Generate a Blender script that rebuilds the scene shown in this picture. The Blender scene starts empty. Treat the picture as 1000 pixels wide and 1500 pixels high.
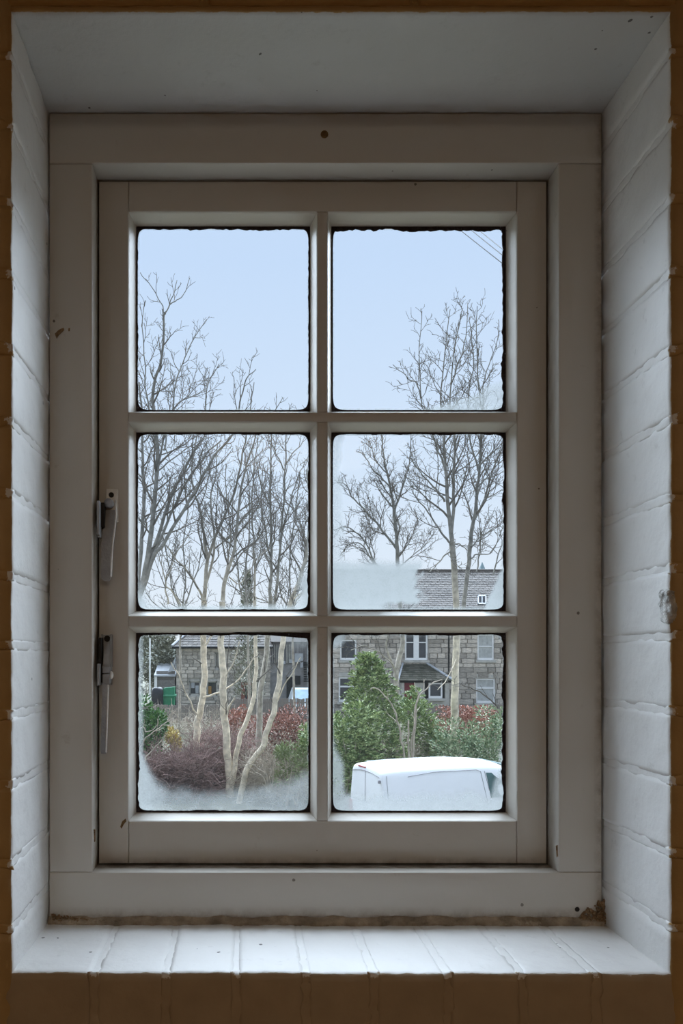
import bpy, math, random
import numpy as np
from mathutils import Vector, Matrix, noise as mnoise

C = bpy.context.scene.collection
scene = bpy.context.scene
R = math.radians

# ------------------------------------------------------------------ camera, sky, sun, lamp, exposure
H = 4.7                       # eye height above the street; the room is one floor up
F = 1150.0                    # focal length in pixels of the 1000 x 1500 frame
VX, VY = 355.0, 962.0         # vanishing point of the reveal
cam_d = bpy.data.cameras.new('camera')
cam = bpy.data.objects.new('camera', cam_d)
C.objects.link(cam)
cam.location = (0, 0, H)
cam.rotation_euler = (R(90), 0, 0)
cam_d.sensor_fit = 'VERTICAL'
cam_d.sensor_height = 36
cam_d.sensor_width = 24
cam_d.lens = 36 * F / 1500
cam_d.shift_x = (500 - VX) / 1500
cam_d.shift_y = (VY - 750) / 1500
cam_d.clip_start = 0.02
cam_d.clip_end = 2000
scene.camera = cam

world = bpy.data.worlds.new('sky')
scene.world = world
world.use_nodes = True
wn, wl = world.node_tree.nodes, world.node_tree.links
wn.clear()
w_out = wn.new('ShaderNodeOutputWorld')
w_bg = wn.new('ShaderNodeBackground')
w_tc = wn.new('ShaderNodeTexCoord')
w_sep = wn.new('ShaderNodeSeparateXYZ')
w_ramp = wn.new('ShaderNodeValToRGB')
wl.new(w_tc.outputs['Generated'], w_sep.inputs[0])
wl.new(w_sep.outputs['Z'], w_ramp.inputs['Fac'])
wl.new(w_ramp.outputs['Color'], w_bg.inputs['Color'])
wl.new(w_bg.outputs[0], w_out.inputs['Surface'])
cr = w_ramp.color_ramp
cr.elements[0].position = 0.0
cr.elements[0].color = (0.80, 0.86, 0.93, 1)
cr.elements[1].position = 0.45
cr.elements[1].color = (0.55, 0.70, 0.93, 1)
e = cr.elements.new(0.2)
e.color = (0.66, 0.78, 0.94, 1)
w_bg.inputs['Strength'].default_value = 1.06

sun_d = bpy.data.lights.new('hazy_sun', 'SUN')
sun_d.energy = 17.0
sun_d.angle = R(95)
sun_d.color = (0.74, 0.86, 1.0)
sun = bpy.data.objects.new('hazy_sun', sun_d)
C.objects.link(sun)
az, el = R(3), R(46)
sun.rotation_euler = Vector((-math.sin(az) * math.cos(el), -math.cos(az) * math.cos(el), -math.sin(el))).to_track_quat('-Z', 'Y').to_euler()

room_fill_d = bpy.data.lights.new('room_fill_light', 'AREA')  # unseen warm light, added to brighten the room side of frame and wall
room_fill_d.shape = 'DISK'
room_fill_d.size = 0.9
room_fill_d.energy = 11.5
room_fill_d.color = (1.0, 0.82, 0.62)
room_fill = bpy.data.objects.new('room_fill_light', room_fill_d)
C.objects.link(room_fill)
room_fill.location = (0.3, -1.5, H + 0.95)

scene.view_settings.view_transform = 'Standard'
scene.view_settings.look = 'None'
scene.view_settings.exposure = 0.0
scene.view_settings.gamma = 1.0
scene.view_settings.use_curve_mapping = False

# ------------------------------------------------------------------ helpers
rng = random.Random(7)


def P(px, py, Y):
    """a point of the view at depth Y"""
    return Vector(((px - VX) / F * Y, Y, H - (py - VY) / F * Y))


def ground_z(Y):
    t = min(max((Y - 22) / 18.0, 0), 1)
    return 1.3 * t * t * (3 - 2 * t)


def tag(o, label=None, cat=None, group=None, kind=None):
    if label: o['label'] = label
    if cat: o['category'] = cat
    if group: o['group'] = group
    if kind: o['kind'] = kind
    return o


def empty(name, loc=(0, 0, 0), parent=None, **kw):
    o = bpy.data.objects.new(name, None)
    C.objects.link(o)
    o.empty_display_size = 0.1
    o.location = loc
    if parent: adopt(o, parent)
    return tag(o, **kw)


def world_loc(o):
    v = Vector(o.location)
    if o.parent:
        v = o.matrix_parent_inverse @ v
        v = world_loc(o.parent) + v
    return v


def adopt(o, parent):
    """parent keeping the world position (parents are only translated)"""
    o.parent = parent
    o.matrix_parent_inverse = Matrix.Translation(-world_loc(parent))


def link_mesh(name, me, mat, parent=None, loc=(0, 0, 0), smooth=False):
    if mat is not None and not me.materials:
        for m in (mat if isinstance(mat, (list, tuple)) else [mat]):
            me.materials.append(m)
    if smooth:
        me.polygons.foreach_set('use_smooth', [True] * len(me.polygons))
    o = bpy.data.objects.new(name, me)
    C.objects.link(o)
    o.location = loc
    if parent: adopt(o, parent)
    return o


class MB:
    """collects shapes, then links them as one mesh"""
    def __init__(s):
        s.v, s.f, s.mi = [], [], []

    def add(s, verts, faces, mi=0):
        b = len(s.v)
        s.v.extend([tuple(v) for v in verts])
        s.f.extend([tuple(i + b for i in f) for f in faces])
        s.mi.extend([mi] * len(faces))
        return s

    def box(s, x0, x1, y0, y1, z0, z1, bev=0.0, M=None, mi=0):
        if bev <= 0:
            v = [(x, y, z) for x in (x0, x1) for y in (y0, y1) for z in (z0, z1)]
            f = [(0, 1, 3, 2), (4, 6, 7, 5), (0, 4, 5, 1), (2, 3, 7, 6), (0, 2, 6, 4), (1, 5, 7, 3)]
        else:
            v, idx = [], {}
            for i, x in enumerate((x0, x1)):
                for j, y in enumerate((y0, y1)):
                    for k, z in enumerate((z0, z1)):
                        sx, sy, sz = (bev if i == 0 else -bev), (bev if j == 0 else -bev), (bev if k == 0 else -bev)
                        for a, p in enumerate(((x, y + sy, z + sz), (x + sx, y, z + sz), (x + sx, y + sy, z))):
                            idx[i, j, k, a] = len(v)
                            v.append(p)
            f = []
            for i in (0, 1):
                q = [idx[i, 0, 0, 0], idx[i, 1, 0, 0], idx[i, 1, 1, 0], idx[i, 0, 1, 0]]
                f.append(q if i else q[::-1])
                q = [idx[0, i, 0, 1], idx[0, i, 1, 1], idx[1, i, 1, 1], idx[1, i, 0, 1]]
                f.append(q if i else q[::-1])
                q = [idx[0, 0, i, 2], idx[1, 0, i, 2], idx[1, 1, i, 2], idx[0, 1, i, 2]]
                f.append(q if i else q[::-1])
            for i in (0, 1):
                for j in (0, 1):
                    f.append([idx[i, j, 0, 0], idx[i, j, 1, 0], idx[i, j, 1, 1], idx[i, j, 0, 1]])
                    f.append([idx[i, 0, j, 0], idx[i, 1, j, 0], idx[i, 1, j, 2], idx[i, 0, j, 2]])
                    f.append([idx[0, i, j, 1], idx[1, i, j, 1], idx[1, i, j, 2], idx[0, i, j, 2]])
                    for k in (0, 1):
                        f.append([idx[i, j, k, 0], idx[i, j, k, 1], idx[i, j, k, 2]])
        if M is not None:
            v = [M @ Vector(p) for p in v]
        return s.add(v, f, mi)

    def tube(s, path, radii, n=8, caps=True, mi=0):
        V, Fq = tube_np(path, radii, n)
        k = len(path)
        faces = [tuple(q) for q in Fq]
        if caps:
            faces += [tuple(range(n - 1, -1, -1)), tuple(range((k - 1) * n, k * n))]
        return s.add(V, faces, mi)

    def lathe(s, prof, M, n=16, mi=0):
        """prof [(r, h)] about local Z, placed by M"""
        v = []
        for r, h in prof:
            for a in range(n):
                t = 2 * math.pi * a / n
                v.append(M @ Vector((r * math.cos(t), r * math.sin(t), h)))
        f = []
        for i in range(len(prof) - 1):
            for a in range(n):
                b = (a + 1) % n
                f.append((i * n + a, i * n + b, (i + 1) * n + b, (i + 1) * n + a))
        f.append(tuple(range(n - 1, -1, -1)))
        f.append(tuple(range((len(prof) - 1) * n, len(prof) * n)))
        return s.add(v, f, mi)

    def prism(s, poly, axis_vec, mi=0):
        """closed polygon (3d points) swept along a vector"""
        n = len(poly)
        a = [Vector(p) for p in poly]
        b = [p + Vector(axis_vec) for p in a]
        f = [tuple(range(n - 1, -1, -1)), tuple(range(n, 2 * n))]
        f += [(i, (i + 1) % n, n + (i + 1) % n, n + i) for i in range(n)]
        return s.add(a + b, f, mi)

    def build(s, name, mat, parent=None, loc=(0, 0, 0), smooth=False):
        me = bpy.data.meshes.new(name)
        lx, ly, lz = loc
        me.from_pydata([(x - lx, y - ly, z - lz) for x, y, z in s.v], [], s.f)
        o = link_mesh(name, me, mat, parent, loc, smooth)
        if any(s.mi):
            me.polygons.foreach_set('material_index', s.mi)
        fix_normals(me)
        return o


def fix_normals(me):
    import bmesh
    bm = bmesh.new()
    bm.from_mesh(me)
    bmesh.ops.recalc_face_normals(bm, faces=bm.faces)
    bm.to_mesh(me)
    bm.free()


def tube_np(path, radii, n):
    p = np.asarray(path, dtype=float)
    r = np.asarray(radii, dtype=float)
    t = np.gradient(p, axis=0)
    t /= np.linalg.norm(t, axis=1)[:, None] + 1e-9
    ref = np.array([0.0, 1.0, 0.0]) if abs(t[:, 1]).mean() < 0.8 else np.array([1.0, 0, 0])
    a = np.cross(t, ref)
    a /= np.linalg.norm(a, axis=1)[:, None] + 1e-9
    b = np.cross(t, a)
    ang = np.arange(n) * 2 * math.pi / n
    V = p[:, None, :] + r[:, None, None] * (np.cos(ang)[None, :, None] * a[:, None, :] + np.sin(ang)[None, :, None] * b[:, None, :])
    V = V.reshape(-1, 3)
    k = len(p)
    i = np.arange(k - 1)[:, None] * n
    j = np.arange(n)[None, :]
    j2 = (j + 1) % n
    Fq = np.stack([i + j, i + j2, i + n + j2, i + n + j], axis=-1).reshape(-1, 4)
    return V, Fq


class NB:
    """numpy mesh collector of quads"""
    def __init__(s):
        s.V, s.F, s.n = [], [], 0

    def add(s, V, Fq):
        s.V.append(V)
        s.F.append(Fq + s.n)
        s.n += len(V)

    def build(s, name, mat, parent=None, smooth=False, loc=(0, 0, 0)):
        V = np.concatenate(s.V)
        Fq = np.concatenate(s.F)
        me = bpy.data.meshes.new(name)
        me.vertices.add(len(V))
        me.vertices.foreach_set('co', (V - np.array(loc)).astype(np.float32).ravel())
        me.loops.add(Fq.size)
        me.loops.foreach_set('vertex_index', Fq.astype(np.int32).ravel())
        me.polygons.add(len(Fq))
        me.polygons.foreach_set('loop_start', np.arange(len(Fq), dtype=np.int32) * 4)
        me.update(calc_edges=True)
        return link_mesh(name, me, mat, parent, loc, smooth)


def rough_box(x0, x1, y0, y1, z0, z1, nx, ny, nz, r, amp, seed, scale=60.0, origin=(0, 0, 0), extra=None):
    """a rounded box with an uneven skin"""
    idx, V, Fc = {}, [], []
    N = (nx, ny, nz)

    def vert(i, j, k):
        key = (i, j, k)
        if key not in idx:
            q = Vector((x0 + (x1 - x0) * i / nx, y0 + (y1 - y0) * j / ny, z0 + (z1 - z0) * k / nz))
            c = Vector((min(max(q.x, x0 + r), x1 - r), min(max(q.y, y0 + r), y1 - r), min(max(q.z, z0 + r), z1 - r)))
            d = q - c
            if d.length > 1e-9:
                nrm = d.normalized()
                q = c + nrm * r
                w = mnoise.noise(q * scale + Vector((seed * 13.7, seed * 7.1, 0)))
                w2 = mnoise.noise(q * scale * 3.1 + Vector((0, seed * 5.3, seed * 3.3)))
                q = q + nrm * amp * (w + 0.5 * w2)
            if extra: q = extra(q)
            idx[key] = len(V)
            V.append(q - Vector(origin))
        return idx[key]
    for ax in range(3):
        u, w = (ax + 1) % 3, (ax + 2) % 3
        for side in (0, N[ax]):
            for a in range(N[u]):
                for b in range(N[w]):
                    q = []
                    for da, db in ((0, 0), (1, 0), (1, 1), (0, 1)):
                        t = [0, 0, 0]
                        t[ax], t[u], t[w] = side, a + da, b + db
                        q.append(vert(*t))
                    Fc.append(q if side else q[::-1])
    return V, Fc


def rough_obj(name, mat, parent, origin, *a, **kw):
    V, Fc = rough_box(*a, origin=origin, **kw)
    me = bpy.data.meshes.new(name)
    me.from_pydata([tuple(v) for v in V], [], Fc)
    return link_mesh(name, me, mat, parent, origin, True)


# ------------------------------------------------------------------ materials
def new_mat(name):
    m = bpy.data.materials.new(name)
    m.use_nodes = True
    nt = m.node_tree
    b = nt.nodes['Principled BSDF']
    return m, nt, b


def mat(name, col, rough=0.6, metal=0.0, var=0.12, scale=8.0, bump=0.0, bscale=40.0, spec=0.4, coord='Object', obj_rand=0.0):
    """paint, wood, stone ...: a colour with noise in it, fine relief and a little change from object to object"""
    m, nt, b = new_mat(name)
    n, l = nt.nodes, nt.links
    tc = n.new('ShaderNodeTexCoord')
    nz = n.new('ShaderNodeTexNoise')
    nz.inputs['Scale'].default_value = scale
    nz.inputs['Detail'].default_value = 5
    l.new(tc.outputs[coord], nz.inputs['Vector'])
    rp = n.new('ShaderNodeValToRGB')
    rp.color_ramp.elements[0].position = 0.3
    rp.color_ramp.elements[1].position = 0.7
    rp.color_ramp.elements[0].color = tuple(max(c * (1 - var), 0) for c in col) + (1,)
    rp.color_ramp.elements[1].color = tuple(min(c * (1 + var), 1) for c in col) + (1,)
    l.new(nz.outputs['Fac'], rp.inputs['Fac'])
    out = rp.outputs['Color']
    if obj_rand:
        oi = n.new('ShaderNodeObjectInfo')
        hv = n.new('ShaderNodeHueSaturation')
        mr = n.new('ShaderNodeMapRange')
        mr.inputs['To Min'].default_value = 1 - obj_rand
        mr.inputs['To Max'].default_value = 1 + obj_rand
        l.new(oi.outputs['Random'], mr.inputs['Value'])
        l.new(mr.outputs[0], hv.inputs['Value'])
        l.new(out, hv.inputs['Color'])
        out = hv.outputs['Color']
    l.new(out, b.inputs['Base Color'])
    b.inputs['Roughness'].default_value = rough
    b.inputs['Metallic'].default_value = metal
    b.inputs['Specular IOR Level'].default_value = spec
    if bump:
        nb = n.new('ShaderNodeTexNoise')
        nb.inputs['Scale'].default_value = bscale
        nb.inputs['Detail'].default_value = 4
        l.new(tc.outputs[coord], nb.inputs['Vector'])
        bp = n.new('ShaderNodeBump')
        bp.inputs['Strength'].default_value = bump
        bp.inputs['Distance'].default_value = 0.01
        l.new(nb.outputs['Fac'], bp.inputs['Height'])
        l.new(bp.outputs[0], b.inputs['Normal'])
    return m


def math_node(nt, op, a, b=None, c=None, clamp=False):
    nd = nt.nodes.new('ShaderNodeMath')
    nd.operation = op
    nd.use_clamp = clamp
    for i, v in enumerate((a, b, c)):
        if v is None: continue
        if isinstance(v, (int, float)): nd.inputs[i].default_value = v
        else: nt.links.new(v, nd.inputs[i])
    return nd.outputs[0]


def mixrgb(nt, fac, a, b):
    nd = nt.nodes.new('ShaderNodeMix')
    nd.data_type = 'RGBA'
    for i, v in ((0, fac), (6, a), (7, b)):
        if isinstance(v, (int, float)): nd.inputs[i].default_value = v
        elif isinstance(v, tuple): nd.inputs[i].default_value = v + (1,) if len(v) == 3 else v
        else: nt.links.new(v, nd.inputs[i])
    return nd.outputs[2]


def noise_node(nt, vec, scale, detail=4, rough=0.5):
    nd = nt.nodes.new('ShaderNodeTexNoise')
    nd.inputs['Scale'].default_value = scale
    nd.inputs['Detail'].default_value = detail
    nd.inputs['Roughness'].default_value = rough
    nt.links.new(vec, nd.inputs['Vector'])
    return nd.outputs['Fac']


def specks(nt, vec, density, size, col_in, dark):
    """small scattered dark spots"""
    vo = nt.nodes.new('ShaderNodeTexVoronoi')
    vo.inputs['Scale'].default_value = density
    nt.links.new(vec, vo.inputs['Vector'])
    sep = nt.nodes.new('ShaderNodeSeparateColor')
    nt.links.new(vo.outputs['Color'], sep.inputs[0])
    few = math_node(nt, 'GREATER_THAN', sep.outputs[0], 0.62)
    rad = math_node(nt, 'MULTIPLY', sep.outputs[1], size)
    d = math_node(nt, 'ADD', vo.outputs['Distance'], math_node(nt, 'MULTIPLY', noise_node(nt, vec, density * 6, 2), size * 1.2))
    near = math_node(nt, 'LESS_THAN', d, math_node(nt, 'ADD', rad, size * 0.6))
    fac = math_node(nt, 'MULTIPLY', near, few)
    return mixrgb(nt, math_node(nt, 'MULTIPLY', fac, 0.8), col_in, dark)


YO = 0.843                    # room face of the front wall
WHITE = (0.87, 0.87, 0.86)
OCHRE = (0.53, 0.35, 0.155)
OCHRE_SILL = (0.46, 0.36, 0.25)


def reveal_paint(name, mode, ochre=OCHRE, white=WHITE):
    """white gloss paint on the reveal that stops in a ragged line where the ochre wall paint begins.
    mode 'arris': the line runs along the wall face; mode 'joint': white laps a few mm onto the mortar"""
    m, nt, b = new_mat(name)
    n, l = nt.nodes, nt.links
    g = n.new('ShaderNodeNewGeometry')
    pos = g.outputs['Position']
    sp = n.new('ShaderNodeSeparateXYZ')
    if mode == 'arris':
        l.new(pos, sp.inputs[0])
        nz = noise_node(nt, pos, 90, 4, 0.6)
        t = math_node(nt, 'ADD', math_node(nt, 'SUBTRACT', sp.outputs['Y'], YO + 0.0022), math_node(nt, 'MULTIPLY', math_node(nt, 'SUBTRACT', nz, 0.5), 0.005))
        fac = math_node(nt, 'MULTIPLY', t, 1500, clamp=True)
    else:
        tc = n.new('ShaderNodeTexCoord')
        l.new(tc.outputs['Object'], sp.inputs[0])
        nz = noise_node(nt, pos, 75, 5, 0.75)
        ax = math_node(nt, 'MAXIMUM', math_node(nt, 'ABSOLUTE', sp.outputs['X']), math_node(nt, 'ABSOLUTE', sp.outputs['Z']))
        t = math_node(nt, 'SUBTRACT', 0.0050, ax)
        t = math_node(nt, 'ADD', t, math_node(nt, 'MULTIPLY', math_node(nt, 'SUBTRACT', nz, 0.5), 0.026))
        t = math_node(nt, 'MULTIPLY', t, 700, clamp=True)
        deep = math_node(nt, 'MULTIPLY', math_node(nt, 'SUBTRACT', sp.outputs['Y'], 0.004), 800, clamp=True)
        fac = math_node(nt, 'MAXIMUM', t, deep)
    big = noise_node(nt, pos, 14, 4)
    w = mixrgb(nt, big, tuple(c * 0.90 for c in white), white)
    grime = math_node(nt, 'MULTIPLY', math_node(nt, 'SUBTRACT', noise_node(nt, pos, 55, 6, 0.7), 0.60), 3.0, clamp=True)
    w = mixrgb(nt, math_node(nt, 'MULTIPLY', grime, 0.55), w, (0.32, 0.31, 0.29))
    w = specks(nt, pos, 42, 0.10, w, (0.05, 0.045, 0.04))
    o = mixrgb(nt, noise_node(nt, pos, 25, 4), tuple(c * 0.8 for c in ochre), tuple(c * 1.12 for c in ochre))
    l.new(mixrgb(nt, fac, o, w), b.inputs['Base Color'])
    b.inputs['Roughness'].default_value = 0.5
    b.inputs['Specular IOR Level'].default_value = 0.35
    bp = n.new('ShaderNodeBump')
    bp.inputs['Strength'].default_value = 0.35
    bp.inputs['Distance'].default_value = 0.002
    l.new(noise_node(nt, pos, 120, 5, 0.6), bp.inputs['Height'])
    l.new(bp.outputs[0], b.inputs['Normal'])
    return m


def joinery_paint():
    """old cream-white gloss on the joinery, with brown dirt low down in the corners"""
    m, nt, b = new_mat('joinery_paint')
    n, l = nt.nodes, nt.links
    g = n.new('ShaderNodeNewGeometry')
    pos = g.outputs['Position']
    sp = n.new('ShaderNodeSeparateXYZ')
    l.new(pos, sp.inputs[0])
    base = mixrgb(nt, noise_node(nt, pos, 9, 4), (0.58, 0.555, 0.51), (0.64, 0.615, 0.57))
    # grime collected along the bottom of the frame and on the ledges
    low = math_node(nt, 'MULTIPLY', math_node(nt, 'SUBTRACT', H - 0.318, sp.outputs['Z']), 45, clamp=True)
    dn = noise_node(nt, pos, 40, 6, 0.7)
    dirt = math_node(nt, 'MULTIPLY', low, math_node(nt, 'MULTIPLY', math_node(nt, 'SUBTRACT', dn, 0.36), 4.0, clamp=True))
    base = mixrgb(nt, math_node(nt, 'MULTIPLY', dirt, 0.85), base, (0.16, 0.105, 0.06))
    st = math_node(nt, 'MULTIPLY', math_node(nt, 'SUBTRACT', noise_node(nt, pos, 24, 6, 0.72), 0.64), 6, clamp=True)
    base = mixrgb(nt, math_node(nt, 'MULTIPLY', st, 0.5), base, (0.28, 0.22, 0.15))
    side = math_node(nt, 'MULTIPLY', math_node(nt, 'SUBTRACT', sp.outputs['X'], 0.4465), 90, clamp=True)
    side = math_node(nt, 'MULTIPLY', side, math_node(nt, 'MULTIPLY', math_node(nt, 'SUBTRACT', dn, 0.40), 4.0, clamp=True))
    base = mixrgb(nt, math_node(nt, 'MULTIPLY', side, 0.7), base, (0.17, 0.12, 0.075))
    led = math_node(nt, 'MULTIPLY', math_node(nt, 'SUBTRACT', H - 0.262, sp.outputs['Z']), 90, clamp=True)
    led = math_node(nt, 'MULTIPLY', led, math_node(nt, 'GREATER_THAN', sp.outputs['Y'], 1.02))
    led = math_node(nt, 'MULTIPLY', led, math_node(nt, 'MULTIPLY', math_node(nt, 'SUBTRACT', dn, 0.30), 3.0, clamp=True))
    base = mixrgb(nt, math_node(nt, 'MULTIPLY', led, 0.75), base, (0.15, 0.10, 0.06))
    base = specks(nt, pos, 30, 0.06, base, (0.08, 0.06, 0.04))
    l.new(base, b.inputs['Base Color'])
    b.inputs['Roughness'].default_value = 0.42
    b.inputs['Specular IOR Level'].default_value = 0.35
    bp = n.new('ShaderNodeBump')
    bp.inputs['Strength'].default_value = 0.12
    bp.inputs['Distance'].default_value = 0.001
    sc = n.new('ShaderNodeMapping')
    sc.inputs['Scale'].default_value = (1, 1, 0.25)
    l.new(pos, sc.inputs['Vector'])
    l.new(noise_node(nt, sc.outputs[0], 260, 3), bp.inputs['Height'])
    l.new(bp.outputs[0], b.inputs['Normal'])
    return m


def glass_mat():
    """old window glass: clear, a faint reflection, and condensation where the pane's own 'fog' says so"""
    m = bpy.data.materials.new('misted_glass')
    m.use_nodes = True
    nt = m.node_tree
    n, l = nt.nodes, nt.links
    n.clear()
    out = n.new('ShaderNodeOutputMaterial')
    at = n.new('ShaderNodeAttribute')
    at.attribute_name = 'fog'
    g = n.new('ShaderNodeNewGeometry')
    pos = g.outputs['Position']
    clear = n.new('ShaderNodeBsdfTransparent')
    clear.inputs['Color'].default_value = (0.975, 0.985, 0.98, 1)
    gl = n.new('ShaderNodeBsdfGlossy')
    gl.inputs['Roughness'].default_value = 0.02
    fr = n.new('ShaderNodeFresnel')
    fr.inputs['IOR'].default_value = 1.2
    mx = n.new('ShaderNodeMixShader')
    l.new(fr.outputs[0], mx.inputs[0])
    l.new(clear.outputs[0], mx.inputs[1])
    l.new(gl.outputs[0], mx.inputs[2])
    tr = n.new('ShaderNodeBsdfTranslucent')
    tr.inputs['Color'].default_value = (0.19, 0.202, 0.20, 1)
    df = n.new('ShaderNodeBsdfDiffuse')
    df.inputs['Color'].default_value = (0.6, 0.62, 0.62, 1)
    fm = n.new('ShaderNodeMixShader')
    fm.inputs[0].default_value = 0.12
    l.new(tr.outputs[0], fm.inputs[1])
    l.new(df.outputs[0], fm.inputs[2])
    fine = noise_node(nt, pos, 420, 3, 0.7)
    mid = noise_node(nt, pos, 70, 4, 0.6)
    k = math_node(nt, 'ADD', math_node(nt, 'MULTIPLY', math_node(nt, 'SUBTRACT', fine, 0.5), 0.55), math_node(nt, 'MULTIPLY', math_node(nt, 'SUBTRACT', mid, 0.5), 0.5))
    edge = math_node(nt, 'MULTIPLY', at.outputs['Fac'], math_node(nt, 'SUBTRACT', 1.25, at.outputs['Fac']))
    fac = math_node(nt, 'ADD', at.outputs['Fac'], math_node(nt, 'MULTIPLY', k, math_node(nt, 'MULTIPLY', edge, 2.2)), clamp=True)
    fac = math_node(nt, 'MINIMUM', fac, 0.95)
    m2 = n.new('ShaderNodeMixShader')
    l.new(fac, m2.inputs[0])
    l.new(mx.outputs[0], m2.inputs[1])
    l.new(fm.outputs[0], m2.inputs[2])
    l.new(m2.outputs[0], out.inputs['Surface'])
    return m


def leaf_mat(name, c0, c1, rough=0.5):
    m, nt, b = new_mat(name)
    l = nt.links
    g = nt.nodes.new('ShaderNodeNewGeometry')
    r = g.outputs['Random Per Island']
    l.new(mixrgb(nt, r, c0, c1), b.inputs['Base Color'])
    b.inputs['Roughness'].default_value = rough
    b.inputs['Specular IOR Level'].default_value = 0.35
    return m


M_JAMB = reveal_paint('reveal_paint', 'arris')
M_JOINT = reveal_paint('joint_paint', 'joint')
M_SILLP = reveal_paint('sill_paint', 'arris', OCHRE_SILL)
M_SILLJ = reveal_paint('sill_joint_paint', 'joint', OCHRE_SILL)
M_SOFFIT = reveal_paint('shaded_soffit_paint', 'arris', OCHRE, (0.66, 0.66, 0.655))  # soffit's shade put into its paint: duller white than the other reveals
M_JOIN = joinery_paint()
M_GLASS = glass_mat()
M_OCHRE = mat('ochre_wall_paint', OCHRE, 0.55, var=0.15, scale=12, bump=0.3, bscale=60)
M_MORTAR = mat('ochre_mortar', tuple(c * 0.85 for c in OCHRE), 0.8, var=0.2, scale=40, bump=0.4, bscale=200)
M_SEAL = mat('black_mould', (0.022, 0.014, 0.016), 0.8, var=0.5, scale=120, bump=0.4, bscale=300)
M_METAL = mat('worn_aluminium', (0.34, 0.35, 0.37), 0.45, metal=0.35, var=0.12, scale=60, bump=0.1, bscale=200)
M_METAL_L = mat('painted_metal', (0.80, 0.79, 0.76), 0.4, metal=0.1, var=0.15, scale=80)
M_DARKM = mat('dark_screw_and_shadow', (0.02, 0.018, 0.016), 0.6, metal=0.3)
M_RUST = mat('rusty_screw', (0.16, 0.09, 0.03), 0.7, var=0.3, scale=300)
M_DEBRIS = mat('wood_crumbs', (0.28, 0.18, 0.10), 0.9, var=0.45, scale=150, bump=0.6, bscale=300)
M_CEIL = mat('ceiling_paint', (0.7, 0.68, 0.63), 0.8)
M_FLOOR = mat('floor_boards', (0.28, 0.19, 0.11), 0.5, var=0.25, scale=6)
M_CEMENT = mat('outer_render', (0.42, 0.40, 0.37), 0.9, var=0.2, scale=5)
M_GROUND = mat('rough_grass', (0.10, 0.095, 0.06), 0.95, var=0.45, scale=1.4, bump=0.5, bscale=6)
M_ROAD = mat('asphalt', (0.19, 0.19, 0.19), 0.9, var=0.2, scale=3, bump=0.3, bscale=80)
def bark_mat(name, low, high):
    """old pale bark low on the stem, darker young bark higher up"""
    m = mat(name, low, 0.9, var=0.38, scale=5, bump=0.6, bscale=18)
    nt = m.node_tree
    b = nt.nodes['Principled BSDF']
    src = b.inputs['Base Color'].links[0].from_socket
    g = nt.nodes.new('ShaderNodeNewGeometry')
    sp = nt.nodes.new('ShaderNodeSeparateXYZ')
    nt.links.new(g.outputs['Position'], sp.inputs[0])
    t = math_node(nt, 'MULTIPLY', math_node(nt, 'SUBTRACT', sp.outputs['Z'], 4.8), 0.24, clamp=True)
    k = tuple(h / l for h, l in zip(high, low))
    dk = mixrgb(nt, t, (1, 1, 1), k)
    nd = nt.nodes.new('ShaderNodeMix')
    nd.data_type = 'RGBA'
    nd.blend_type = 'MULTIPLY'
    nd.inputs[0].default_value = 1
    nt.links.new(src, nd.inputs[6])
    nt.links.new(dk, nd.inputs[7])
    nt.links.new(nd.outputs[2], b.inputs['Base Color'])
    return m


M_BARK = bark_mat('pale_bark', (0.68, 0.585, 0.45), (0.20, 0.19, 0.17))
M_BARKG = bark_mat('grey_bark', (0.43, 0.39, 0.33), (0.19, 0.185, 0.17))
M_TWIG = mat('twigs', (0.13, 0.115, 0.10), 0.9, var=0.25, scale=3)
M_BRAMBLE = mat('bramble_stems', (0.26, 0.17, 0.15), 0.9, var=0.45, scale=5)
M_BRUSH = mat('dead_stems', (0.40, 0.34, 0.27), 0.9, var=0.35, scale=5)
M_STONE = mat('grey_whinstone', (0.51, 0.455, 0.395), 0.9, var=0.28, scale=5, bump=0.6, bscale=14, obj_rand=0.38)
M_STONE2 = mat('brown_whinstone', (0.50, 0.45, 0.39), 0.9, var=0.28, scale=5, bump=0.6, bscale=14, obj_rand=0.34)
M_LIME = mat('lime_mortar', (0.50, 0.48, 0.45), 0.95, var=0.2, scale=6)
M_DRESSED = mat('dressed_stone', (0.52, 0.50, 0.46), 0.9, var=0.15, scale=4, bump=0.3, bscale=20)
M_SLATE = leaf_mat('roof_slate', (0.05, 0.040, 0.034), (0.115, 0.096, 0.083), 0.6)
M_SLATE2 = leaf_mat('mossy_slate', (0.055, 0.055, 0.038), (0.13, 0.12, 0.095), 0.8)
M_LEAD = mat('pale_flashing', (0.45, 0.47, 0.50), 0.6, var=0.1, scale=4)
M_UPVC = mat('white_window_paint', (0.93, 0.93, 0.93), 0.4, var=0.03)
M_PANE = mat('dark_house_glass', (0.035, 0.04, 0.05), 0.08, var=0.4, scale=1.5, spec=0.5)
M_NET = mat('net_curtain_glass', (0.50, 0.51, 0.50), 0.4, var=0.15, scale=6)
M_REDDOOR = mat('dark_red_door', (0.20, 0.03, 0.04), 0.5, var=0.2)
M_TERRA = mat('terracotta_door', (0.36, 0.15, 0.11), 0.7, var=0.2, scale=5)
M_FENCE = leaf_mat('weathered_fence', (0.19, 0.165, 0.15), (0.33, 0.29, 0.26), 0.9)
M_VAN = mat('white_van_paint', (0.86, 0.87, 0.89), 0.3, var=0.015, scale=2, spec=0.5)
M_SEAM = mat('panel_gap', (0.30, 0.29, 0.31), 0.6)
M_BLACK = mat('black_rubber', (0.02, 0.02, 0.02), 0.7)
M_VGLASS = mat('van_glass', (0.05, 0.11, 0.11), 0.08, var=0.3, scale=2)
M_TAIL = mat('red_lens', (0.35, 0.03, 0.03), 0.3)
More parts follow.
